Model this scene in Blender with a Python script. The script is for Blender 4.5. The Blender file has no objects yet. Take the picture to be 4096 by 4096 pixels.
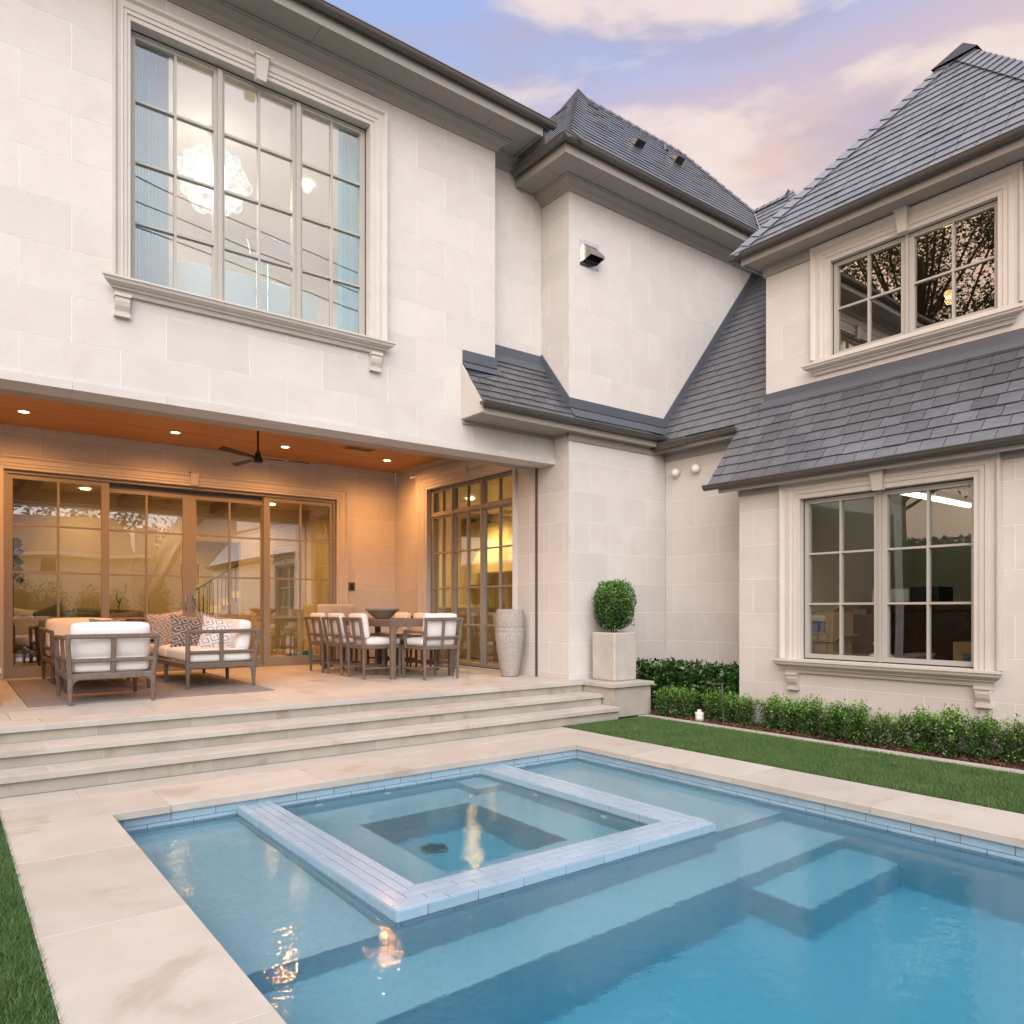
import bpy, math, random
import numpy as np
from mathutils import Vector, Matrix
R_ = random.Random(7)
rng = np.random.default_rng(11)
scn = bpy.context.scene
COL = scn.collection
# ------------------------------------------------------------------ camera
EYE = 1.35
TH = math.atan2(5930 - 2048, 2980.0)
cam_d = bpy.data.cameras.new('camera')
cam = bpy.data.objects.new('camera', cam_d)
COL.objects.link(cam)
cam.location = (0, 0, EYE)
cam.rotation_euler = (math.pi / 2, 0, TH - math.pi / 2)
cam_d.sensor_width = 36.0
cam_d.lens = 2980.0 / 4096 * 36
cam_d.shift_y = (2436 - 2048) / 4096
cam_d.clip_start = 0.05
cam_d.clip_end = 600
scn.camera = cam
# ------------------------------------------------------------------ colour management
scn.view_settings.view_transform = 'Standard'
scn.view_settings.look = 'None'
scn.view_settings.exposure = 1.42
scn.view_settings.gamma = 1
scn.view_settings.use_curve_mapping = False
# ------------------------------------------------------------------ sky
world = bpy.data.worlds.new('World')
scn.world = world
world.use_nodes = True
wt = world.node_tree
for n in list(wt.nodes): wt.nodes.remove(n)
SUN_EL, SUN_AZ = 22.0, 236.0          # degrees; azimuth in the XY plane, counted from +X

def sky_nodes():
    N, L = wt.nodes, wt.links
    out = N.new('ShaderNodeOutputWorld'); bg = N.new('ShaderNodeBackground')
    sky = N.new('ShaderNodeTexSky'); sky.sky_type = 'NISHITA'; sky.sun_disc = False
    sky.sun_elevation = math.radians(SUN_EL); sky.sun_rotation = math.radians(90 - SUN_AZ)
    sky.air_density = 1.0; sky.dust_density = 2.0
    tc = N.new('ShaderNodeTexCoord'); DIR = tc.outputs['Generated']
    sep = N.new('ShaderNodeSeparateXYZ'); L.new(DIR, sep.inputs[0])
    def math_(op, a, b=None, c=None):
        n = N.new('ShaderNodeMath'); n.operation = op
        for i, x in enumerate((a, b, c)):
            if x is None: continue
            if isinstance(x, (int, float)): n.inputs[i].default_value = x
            else: L.new(x, n.inputs[i])
        return n.outputs[0]
    def step(x, lo, hi, to=1.0):
        n = N.new('ShaderNodeMapRange'); n.interpolation_type = 'SMOOTHSTEP'; L.new(x, n.inputs[0]); n.inputs[1].default_value = lo; n.inputs[2].default_value = hi; n.inputs[4].default_value = to; return n.outputs[0]
    def mix(f, a, b, bt='MIX'):
        n = N.new('ShaderNodeMixRGB'); n.blend_type = bt
        for i, x in enumerate((f, a, b)):
            if isinstance(x, (int, float)): n.inputs[i].default_value = x
            elif isinstance(x, tuple): n.inputs[i].default_value = x + (1,)
            else: L.new(x, n.inputs[i])
        return n.outputs[0]
    def dotv(v):
        n = N.new('ShaderNodeVectorMath'); n.operation = 'DOT_PRODUCT'; L.new(DIR, n.inputs[0]); n.inputs[1].default_value = v; return n.outputs['Value']
    # clouds: noise over the view direction, stretched into level banks
    def noise(scale, detail, rough, loc, sc, dist=0.0):
        mp = N.new('ShaderNodeMapping'); mp.inputs['Location'].default_value = loc; mp.inputs['Scale'].default_value = sc; L.new(DIR, mp.inputs[0])
        n = N.new('ShaderNodeTexNoise'); n.inputs['Scale'].default_value = scale; n.inputs['Detail'].default_value = detail; n.inputs['Roughness'].default_value = rough; n.inputs['Distortion'].default_value = dist; L.new(mp.outputs[0], n.inputs[0]); return n.outputs[0]
    nA = noise(1.0, 9, 0.52, SKY_A, (4.0, 4.0, 12.5), 0.35); nB = noise(1.0, 5, 0.5, SKY_B, (2.8, 2.8, 10.0))
    # clear sky: peach low down, lavender, periwinkle overhead and to the left
    lat = dotv((-math.sin(TH), math.cos(TH), 0))
    h = math_('ADD', sep.outputs[2], math_('MULTIPLY', lat, 0.09))
    cr = N.new('ShaderNodeValToRGB'); L.new(h, cr.inputs[0])
    e = cr.color_ramp.elements; e[0].position = 0.0; e[0].color = (0.78, 0.62, 0.56, 1)
    e[1].position = 1.0; e[1].color = (2.3, 2.45, 2.8, 1)
    for p, c in ((0.40, (0.92, 0.74, 0.64, 1)), (0.475, (0.90, 0.66, 0.60, 1)), (0.535, (0.68, 0.58, 0.72, 1)), (0.58, (0.46, 0.56, 0.88, 1)), (0.66, (0.40, 0.53, 0.92, 1)), (0.8, (1.2, 1.3, 1.6, 1))):
        k = e.new(p); k.color = c
    c1 = mix(step(nB, 0.46, 0.64, 0.75), cr.outputs[0], (0.55, 0.49, 0.64))          # mauve veil
    c2 = mix(step(nA, 0.485, 0.62, 0.95), c1, (1.0, 0.83, 0.77))                      # pink white cloud
    c2 = mix(step(nA, 0.61, 0.74, 0.8), c2, (1.12, 1.0, 0.92))
    phys = mix(1.0, sky.outputs[0], (0.10, 0.10, 0.10), 'MULTIPLY')
    c3 = mix(0.90, phys, c2)
    # warm glow over -X where the sun went down, pale bright sky behind the camera
    c4 = mix(step(dotv((-0.93, -0.12, 0.30)), 0.10, 1.0), c3, (2.0, 1.25, 0.75), 'ADD')
    c5 = mix(step(dotv((-0.25, -0.92, 0.34)), 0.10, 1.0), c4, (0.72, 0.76, 0.84), 'ADD')
    L.new(c5, bg.inputs[0]); bg.inputs[1].default_value = SKY_S
    L.new(bg.outputs[0], out.inputs[0])
SKY_A, SKY_B, SKY_S = (9.9, 6.1, 0), (13.2, 1.0, 0), 0.37
sky_nodes()
# ------------------------------------------------------------------ sun (low, veiled by cloud: soft)
sd = bpy.data.lights.new('sun', 'SUN'); sd.energy = 1.15; sd.angle = math.radians(60); sd.color = (0.93, 0.97, 1.0)
sun = bpy.data.objects.new('sun', sd); COL.objects.link(sun)
_e, _a = math.radians(38), math.radians(SUN_AZ)
sun.rotation_euler = Vector((math.cos(_e) * math.cos(_a), math.cos(_e) * math.sin(_a), math.sin(_e))).to_track_quat('Z', 'Y').to_euler()
# ------------------------------------------------------------------ materials
def new_mat(name):
    m = bpy.data.materials.new(name); m.use_nodes = True
    return m, m.node_tree.nodes, m.node_tree.links, m.node_tree.nodes['Principled BSDF']
def mat(name, col, rough=0.6, var=0.0, nscale=6.0, bump=0.0, bscale=40.0, metal=0.0, rnd=0.0, col2=None, stretch=None, spec=0.5, sheen=0.0, stain=None):
    m, N, L, b = new_mat(name)
    b.inputs['Roughness'].default_value = rough; b.inputs['Metallic'].default_value = metal
    b.inputs['Specular IOR Level'].default_value = spec
    c = tuple(col) + (1,)
    tc = N.new('ShaderNodeTexCoord'); vec = tc.outputs['Object']
    if stretch:
        mp = N.new('ShaderNodeMapping'); mp.inputs['Scale'].default_value = stretch; L.new(vec, mp.inputs[0]); vec = mp.outputs[0]
    if rnd:
        oi0 = N.new('ShaderNodeObjectInfo'); va = N.new('ShaderNodeVectorMath'); va.operation = 'ADD'
        sc0 = N.new('ShaderNodeMath'); sc0.operation = 'MULTIPLY'; sc0.inputs[1].default_value = 37.0; L.new(oi0.outputs['Random'], sc0.inputs[0])
        L.new(vec, va.inputs[0]); L.new(sc0.outputs[0], va.inputs[1]); vec = va.outputs[0]
    last = None
    if var or col2:
        nz = N.new('ShaderNodeTexNoise'); nz.inputs['Scale'].default_value = nscale; nz.inputs['Detail'].default_value = 6; nz.inputs['Roughness'].default_value = 0.6
        L.new(vec, nz.inputs[0])
        mr = N.new('ShaderNodeMapRange'); mr.inputs[1].default_value = 0.3; mr.inputs[2].default_value = 0.7; L.new(nz.outputs[0], mr.inputs[0])
        mx = N.new('ShaderNodeMixRGB'); L.new(mr.outputs[0], mx.inputs[0])
        c2 = tuple(col2) + (1,) if col2 else tuple(max(0, x * (1 - var)) for x in col) + (1,)
        mx.inputs[1].default_value = c; mx.inputs[2].default_value = c2; last = mx.outputs[0]
    if stain:
        ns = N.new('ShaderNodeTexNoise'); ns.inputs['Scale'].default_value = stain[1]; ns.inputs['Detail'].default_value = 7; ns.inputs['Roughness'].default_value = 0.62; ns.inputs['Distortion'].default_value = 0.4
        L.new(vec, ns.inputs[0]); ms = N.new('ShaderNodeMapRange'); ms.interpolation_type = 'SMOOTHSTEP'; ms.inputs[1].default_value = stain[2]; ms.inputs[2].default_value = stain[2] + 0.14; ms.inputs[4].default_value = stain[3]; L.new(ns.outputs[0], ms.inputs[0])
        mq = N.new('ShaderNodeMixRGB'); L.new(ms.outputs[0], mq.inputs[0]); L.new(last, mq.inputs[1]); mq.inputs[2].default_value = tuple(stain[0]) + (1,); last = mq.outputs[0]
    if rnd:
        oi = N.new('ShaderNodeObjectInfo'); mr2 = N.new('ShaderNodeMapRange'); L.new(oi.outputs['Random'], mr2.inputs[0])
        mr2.inputs[3].default_value = 1 - rnd; mr2.inputs[4].default_value = 1 + rnd
        hs = N.new('ShaderNodeHueSaturation'); L.new(mr2.outputs[0], hs.inputs['Value'])
        if last: L.new(last, hs.inputs['Color'])
        else: hs.inputs['Color'].default_value = c
        last = hs.outputs[0]
    if last: L.new(last, b.inputs['Base Color'])
    else: b.inputs['Base Color'].default_value = c
    if bump:
        nb = N.new('ShaderNodeTexNoise'); nb.inputs['Scale'].default_value = bscale; nb.inputs['Detail'].default_value = 5; L.new(vec, nb.inputs[0])
        bp = N.new('ShaderNodeBump'); bp.inputs['Strength'].default_value = bump; bp.inputs['Distance'].default_value = 0.01
        L.new(nb.outputs[0], bp.inputs['Height']); L.new(bp.outputs[0], b.inputs['Normal'])
    return m
def emit(name, col, s):
    m, N, L, b = new_mat(name); b.inputs['Base Color'].default_value = (0.8, 0.8, 0.8, 1)
    b.inputs['Emission Color'].default_value = tuple(col) + (1,); b.inputs['Emission Strength'].default_value = s
    return m
def glass_mat(name, f0=0.07, tint=(0.93, 0.97, 0.96), rough=0.0, wob=0.0):
    m = bpy.data.materials.new(name); m.use_nodes = True; N, L = m.node_tree.nodes, m.node_tree.links
    N.remove(N['Principled BSDF']); out = N['Material Output']
    tr = N.new('ShaderNodeBsdfTransparent'); tr.inputs[0].default_value = tuple(tint) + (1,)
    gl = N.new('ShaderNodeBsdfGlossy'); gl.inputs['Roughness'].default_value = rough
    lw = N.new('ShaderNodeLayerWeight'); lw.inputs[0].default_value = 0.5
    pw = N.new('ShaderNodeMath'); pw.operation = 'POWER'; L.new(lw.outputs['Facing'], pw.inputs[0]); pw.inputs[1].default_value = 5
    mr = N.new('ShaderNodeMapRange'); L.new(pw.outputs[0], mr.inputs[0]); mr.inputs[3].default_value = f0; mr.inputs[4].default_value = 1.0
    mx = N.new('ShaderNodeMixShader'); L.new(mr.outputs[0], mx.inputs[0]); L.new(tr.outputs[0], mx.inputs[1]); L.new(gl.outputs[0], mx.inputs[2])
    if wob:
        tc = N.new('ShaderNodeTexCoord'); nb = N.new('ShaderNodeTexNoise'); nb.inputs['Scale'].default_value = 1.6; nb.inputs['Detail'].default_value = 0; L.new(tc.outputs['Object'], nb.inputs[0])
        bp = N.new('ShaderNodeBump'); bp.inputs['Strength'].default_value = wob; bp.inputs['Distance'].default_value = 0.02; L.new(nb.outputs[0], bp.inputs['Height']); L.new(bp.outputs[0], gl.inputs['Normal'])
    L.new(mx.outputs[0], out.inputs[0])
    return m
M = {}
M['stone'] = mat('limestone', (0.54, 0.518, 0.49), 0.75, col2=(0.495, 0.47, 0.44), nscale=2.6, rnd=0.035, bump=0.2, bscale=60, stain=((0.42, 0.385, 0.345), 1.1, 0.57, 0.3))
M['stone_trim'] = mat('carved_limestone', (0.51, 0.478, 0.44), 0.7, col2=(0.47, 0.44, 0.40), nscale=3.0, rnd=0.02, bump=0.1, bscale=70)
M['mortar'] = mat('white_mortar', (0.78, 0.76, 0.73), 0.9, var=0.06)
M['paint'] = mat('eave_paint', (0.29, 0.27, 0.245), 0.55, var=0.04, nscale=3)
M['gutter'] = mat('bronze_gutter', (0.105, 0.098, 0.09), 0.38, var=0.1, nscale=4, metal=0.35)
M['flash'] = mat('slate_blue_flashing', (0.085, 0.095, 0.115), 0.5, var=0.08, nscale=3, metal=0.2)
M['slate'] = mat('roof_slate', (0.062, 0.066, 0.078), 0.33, col2=(0.038, 0.041, 0.050), nscale=5.0, rnd=0.32, bump=0.3, bscale=16, spec=0.5)
M['slate'].node_tree.nodes['Principled BSDF'].inputs['IOR'].default_value = 2.35
M['slate_in'] = mat('slate_underlay', (0.03, 0.03, 0.033), 0.8, var=0.2)
M['copper'] = mat('lead_cap', (0.022, 0.024, 0.028), 0.6, metal=0.0, var=0.1, spec=0.25)
M['win'] = mat('window_paint', (0.36, 0.345, 0.31), 0.45, var=0.03)
M['door'] = mat('door_paint', (0.27, 0.24, 0.205), 0.45, var=0.03)
M['glass'] = glass_mat('window_glass', 0.20, wob=0.06)
M['glass_door'] = glass_mat('patio_door_glass', 0.26, wob=0.08)
M['glass_wing'] = glass_mat('wing_window_glass', 0.07, wob=0.06)
M['glass_sky'] = glass_mat('upper_window_glass', 0.22, (0.86, 0.95, 0.97), wob=0.05)
M['glass_dark'] = glass_mat('tinted_window_glass', 0.30, (0.62, 0.60, 0.54), wob=0.05)
M['paver'] = mat('limestone_paver', (0.44, 0.41, 0.37), 0.55, col2=(0.38, 0.35, 0.31), nscale=3.1, rnd=0.06, bump=0.2, bscale=45, stain=((0.30, 0.235, 0.175), 1.9, 0.56, 0.55))
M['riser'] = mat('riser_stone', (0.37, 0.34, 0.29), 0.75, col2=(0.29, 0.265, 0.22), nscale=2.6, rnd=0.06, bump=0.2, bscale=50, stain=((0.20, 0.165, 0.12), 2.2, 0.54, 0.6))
M['grout'] = mat('paver_grout', (0.52, 0.47, 0.41), 0.9, var=0.08)
M['tile'] = mat('blue_pool_tile', (0.26, 0.38, 0.47), 0.16, var=0.10, nscale=5, rnd=0.05, bump=0.03, bscale=20)
M['tile_top'] = mat('pale_blue_spa_tile', (0.28, 0.375, 0.475), 0.16, var=0.06, nscale=5, rnd=0.05, bump=0.03, bscale=20)
M['tgrout'] = mat('grey_tile_grout', (0.09, 0.12, 0.14), 0.8, var=0.1)
M['plaster'] = mat('blue_pool_plaster', (0.41, 0.565, 0.64), 0.7, col2=(0.34, 0.49, 0.565), nscale=30, bump=0.2, bscale=90)
M['earth'] = mat('rough_lawn_ground', (0.065, 0.085, 0.03), 0.95, col2=(0.10, 0.095, 0.05), nscale=1.4)
M['wood_teak'] = mat('weathered_teak', (0.17, 0.125, 0.095), 0.6, col2=(0.105, 0.078, 0.06), nscale=9, stretch=(3, 3, 1), bump=0.25, bscale=50)
M['wood_ceiling'] = mat('cedar_planks', (0.52, 0.24, 0.07), 0.4, col2=(0.40, 0.16, 0.04), nscale=3.5, stretch=(0.35, 9, 9), rnd=0.08, bump=0.1, bscale=20)
M['fabric'] = mat('white_canvas', (0.72, 0.70, 0.68), 0.9, var=0.05, nscale=60, bump=0.25, bscale=300)
M['rug'] = mat('woven_rug', (0.29, 0.25, 0.225), 0.95, col2=(0.15, 0.128, 0.115), nscale=90, stretch=(1, 2.5, 1), bump=0.6, bscale=130)
M['black'] = mat('matt_black', (0.012, 0.012, 0.012), 0.45, var=0.1)
M['steel'] = mat('polished_metal', (0.62, 0.62, 0.60), 0.18, metal=1.0, var=0.05)
M['white'] = mat('white_plastic', (0.75, 0.74, 0.72), 0.35, var=0.03)
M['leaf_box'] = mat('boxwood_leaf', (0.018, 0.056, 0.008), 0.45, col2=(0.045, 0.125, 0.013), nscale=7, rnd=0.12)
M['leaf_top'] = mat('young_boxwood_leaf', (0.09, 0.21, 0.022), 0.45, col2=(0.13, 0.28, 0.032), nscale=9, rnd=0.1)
M['leaf_dark'] = mat('laurel_leaf', (0.015, 0.045, 0.008), 0.22, col2=(0.035, 0.095, 0.013), nscale=6)
M['leaf_tree'] = mat('tree_leaf', (0.035, 0.06, 0.012), 0.5, col2=(0.07, 0.11, 0.02), nscale=2)
M['twig'] = mat('woody_stem', (0.11, 0.075, 0.045), 0.85, var=0.3)
M['dry_leaf'] = mat('dry_leaf', (0.42, 0.26, 0.13), 0.7, var=0.3)
M['turf'] = mat('turf_blade', (0.048, 0.110, 0.024), 0.7, col2=(0.085, 0.155, 0.042), nscale=3)
M['turf_base'] = mat('turf_backing', (0.03, 0.06, 0.015), 0.9, var=0.3, nscale=40)
M['mulch'] = mat('bark_mulch', (0.12, 0.06, 0.033), 0.9, col2=(0.05, 0.026, 0.016), nscale=30, bump=0.6, bscale=60)
M['chip'] = mat('bark_chip', (0.17, 0.085, 0.045), 0.9, col2=(0.06, 0.03, 0.02), nscale=9)
M['concrete'] = mat('cast_concrete', (0.46, 0.43, 0.385), 0.85, col2=(0.36, 0.34, 0.305), nscale=4, bump=0.2, bscale=35)
M['urn'] = mat('speckled_urn_stone', (0.44, 0.40, 0.36), 0.85, col2=(0.19, 0.17, 0.15), nscale=75, bump=0.6, bscale=90)
M['bowl'] = mat('grey_woven_bowl', (0.30, 0.26, 0.19), 0.8, var=0.4, nscale=40, stretch=(1, 1, 6), bump=0.6, bscale=60)
M['wall_warm'] = mat('cream_interior_paint', (0.62, 0.50, 0.33), 0.8, var=0.03)
M['wall_cool'] = mat('beige_interior_paint', (0.50, 0.46, 0.34), 0.85, var=0.03)
M['wall_white'] = mat('white_interior_paint', (0.78, 0.69, 0.62), 0.8, var=0.02)
M['floor_wood'] = mat('oak_floor', (0.34, 0.21, 0.11), 0.4, col2=(0.24, 0.14, 0.07), nscale=4, stretch=(1, 8, 1))
M['beam'] = mat('stained_beam', (0.22, 0.09, 0.03), 0.5, var=0.3, nscale=6, stretch=(6, 1, 6))
M['cabinet'] = mat('cream_cabinet', (0.60, 0.55, 0.44), 0.45, var=0.02)
M['dark_wood'] = mat('mahogany', (0.05, 0.018, 0.012), 0.35, var=0.3, nscale=6)
M['card'] = mat('cardboard', (0.36, 0.22, 0.11), 0.85, var=0.1, nscale=12)
M['curtain'] = mat('blue_sheer_curtain', (0.34, 0.64, 0.70), 0.85, var=0.08, nscale=20, stretch=(9, 9, .3))
M['chair_in'] = mat('dark_upholstery', (0.06, 0.055, 0.05), 0.9, var=0.2, nscale=20)
M['sage'] = mat('sage_upholstery', (0.16, 0.16, 0.12), 0.9, var=0.15, nscale=20)
M['lamp_warm'] = emit('warm_lamp', (1.0, 0.72, 0.36), 7)
M['lamp_pink'] = emit('soft_globe_lamp', (1.0, 0.84, 0.68), 5)
M['tube'] = emit('fluorescent_tube', (1.0, 1.0, 0.93), 1.5)
M['bubble'] = bpy.data.materials.new('blown_glass_bubble'); M['bubble'].use_nodes = True
def _bub(m):
    N, L = m.node_tree.nodes, m.node_tree.links; N.remove(N['Principled BSDF']); em = N.new('ShaderNodeEmission'); em.inputs[0].default_value = (1.0, .84, .70, 1); em.inputs[1].default_value = .55
    tr = N.new('ShaderNodeBsdfTransparent'); lw = N.new('ShaderNodeLayerWeight'); lw.inputs[0].default_value = .5; pw = N.new('ShaderNodeMath'); pw.operation = 'POWER'; L.new(lw.outputs['Facing'], pw.inputs[0]); pw.inputs[1].default_value = 1.6
    mr = N.new('ShaderNodeMapRange'); L.new(pw.outputs[0], mr.inputs[0]); mr.inputs[3].default_value = .10; mr.inputs[4].default_value = .85; mx = N.new('ShaderNodeMixShader'); L.new(mr.outputs[0], mx.inputs[0]); L.new(tr.outputs[0], mx.inputs[1]); L.new(em.outputs[0], mx.inputs[2]); L.new(mx.outputs[0], N['Material Output'].inputs[0])
_bub(M['bubble'])
M['led'] = emit('blue_display', (0.1, 0.4, 1.0), 1.5)
def pattern_mat(name, ground, line, scale=7.0, edge=0.5):
    m, N, L, b = new_mat(name); b.inputs['Roughness'].default_value = 0.9
    tc = N.new('ShaderNodeTexCoord'); mp = N.new('ShaderNodeMapping'); mp.inputs['Scale'].default_value = (scale, scale * 1.25, scale); mp.inputs['Rotation'].default_value = (0, 0, 0.35)
    L.new(tc.outputs['UV'], mp.inputs[0])
    v = N.new('ShaderNodeTexVoronoi'); v.voronoi_dimensions = '2D'; v.distance = 'MANHATTAN'; v.inputs['Randomness'].default_value = 0.42; v.inputs['Scale'].default_value = 1
    L.new(mp.outputs[0], v.inputs[0])
    mu = N.new('ShaderNodeMath'); mu.operation = 'MULTIPLY'; L.new(v.outputs['Distance'], mu.inputs[0]); mu.inputs[1].default_value = 3.2
    fr = N.new('ShaderNodeMath'); fr.operation = 'FRACT'; L.new(mu.outputs[0], fr.inputs[0])
    gt = N.new('ShaderNodeMath'); gt.operation = 'GREATER_THAN'; gt.inputs[1].default_value = edge; L.new(fr.outputs[0], gt.inputs[0])
    mx = N.new('ShaderNodeMixRGB'); L.new(gt.outputs[0], mx.inputs[0]); mx.inputs[1].default_value = tuple(ground) + (1,); mx.inputs[2].default_value = tuple(line) + (1,)
    L.new(mx.outputs[0], b.inputs['Base Color'])
    return m
M['pat_dark'] = pattern_mat('taupe_hexagon_print', (0.12, 0.09, 0.085), (0.38, 0.34, 0.32), 2.8, 0.60)
M['pat_light'] = pattern_mat('grey_hexagon_print', (0.66, 0.63, 0.61), (0.25, 0.23, 0.24), 2.6, 0.72)
M['pat_pink'] = pattern_mat('rose_hexagon_print', (0.48, 0.38, 0.33), (0.24, 0.18, 0.16), 2.8, 0.66)
M['pat_blue'] = pattern_mat('slate_stripe_print', (0.14, 0.13, 0.15), (0.36, 0.34, 0.37), 3.6, 0.6)
def water_mat():
    m = bpy.data.materials.new('pool_water'); m.use_nodes = True; N, L = m.node_tree.nodes, m.node_tree.links
    N.remove(N['Principled BSDF']); out = N['Material Output']
    rf = N.new('ShaderNodeBsdfRefraction'); rf.inputs['IOR'].default_value = 1.333; rf.inputs['Roughness'].default_value = 0.14
    gl = N.new('ShaderNodeBsdfGlossy'); gl.inputs['Roughness'].default_value = 0.02
    fr = N.new('ShaderNodeFresnel'); fr.inputs['IOR'].default_value = 1.333
    mx = N.new('ShaderNodeMixShader'); L.new(fr.outputs[0], mx.inputs[0]); L.new(rf.outputs[0], mx.inputs[1]); L.new(gl.outputs[0], mx.inputs[2])
    tc = N.new('ShaderNodeTexCoord')
    def nz(s, d):
        n = N.new('ShaderNodeTexNoise'); n.inputs['Scale'].default_value = s; n.inputs['Detail'].default_value = d; L.new(tc.outputs['Object'], n.inputs[0]); return n
    a, b_ = nz(4.5, 2), nz(24, 3)
    ad = N.new('ShaderNodeMath'); ad.operation = 'MULTIPLY_ADD'; L.new(b_.outputs[0], ad.inputs[0]); ad.inputs[1].default_value = 0.36; L.new(a.outputs[0], ad.inputs[2])
    bp = N.new('ShaderNodeBump'); bp.inputs['Strength'].default_value = 0.22; bp.inputs['Distance'].default_value = 0.02; L.new(ad.outputs[0], bp.inputs['Height'])
    for s in (rf, gl, fr): L.new(bp.outputs[0], s.inputs['Normal'])
    va = N.new('ShaderNodeVolumeAbsorption'); va.inputs['Color'].default_value = (0.03, 0.77, 0.91, 1); va.inputs['Density'].default_value = 0.60
    L.new(mx.outputs[0], out.inputs['Surface']); L.new(va.outputs[0], out.inputs['Volume'])
    return m
M['water'] = water_mat()
# ------------------------------------------------------------------ object helpers
OFF = {}
def tag(o, label=None, cat=None, group=None, kind=None):
    if label: o['label'] = label
    if cat: o['category'] = cat
    if group: o['group'] = group
    if kind: o['kind'] = kind
    return o
def thing(name, loc=(0, 0, 0), label=None, cat=None, group=None, kind=None, rz=0.0):
    o = bpy.data.objects.new(name, None); COL.objects.link(o); o.location = loc; o.rotation_euler = (0, 0, rz)
    o.empty_display_size = 0.2
    OFF[o.name] = Vector(loc)
    return tag(o, label, cat, group, kind)
def link(name, me, parent=None):
    o = bpy.data.objects.new(name, me); COL.objects.link(o)
    if parent is not None: o.parent = parent
    return o
def offs(parent):
    v = Vector((0, 0, 0)); p = parent
    while p is not None:
        if p.name in OFF: v = v + OFF[p.name]
        p = p.parent
    return v
class Fr:
    """local frame: point = o + a*A + u*U + p*N"""
    def __init__(s, o, A, U, N): s.o, s.A, s.U, s.N = Vector(o), Vector(A).normalized(), Vector(U).normalized(), Vector(N).normalized()
    def pt(s, a, u, p=0.0): return s.o + s.A * a + s.U * u + s.N * p
def FY(y): return Fr((0, y, 0), (1, 0, 0), (0, 0, 1), (0, -1, 0))
def FX(x): return Fr((x, 0, 0), (0, 1, 0), (0, 0, 1), (-1, 0, 0))
def FZ(z): return Fr((0, 0, z), (1, 0, 0), (0, 1, 0), (0, 0, 1))
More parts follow.
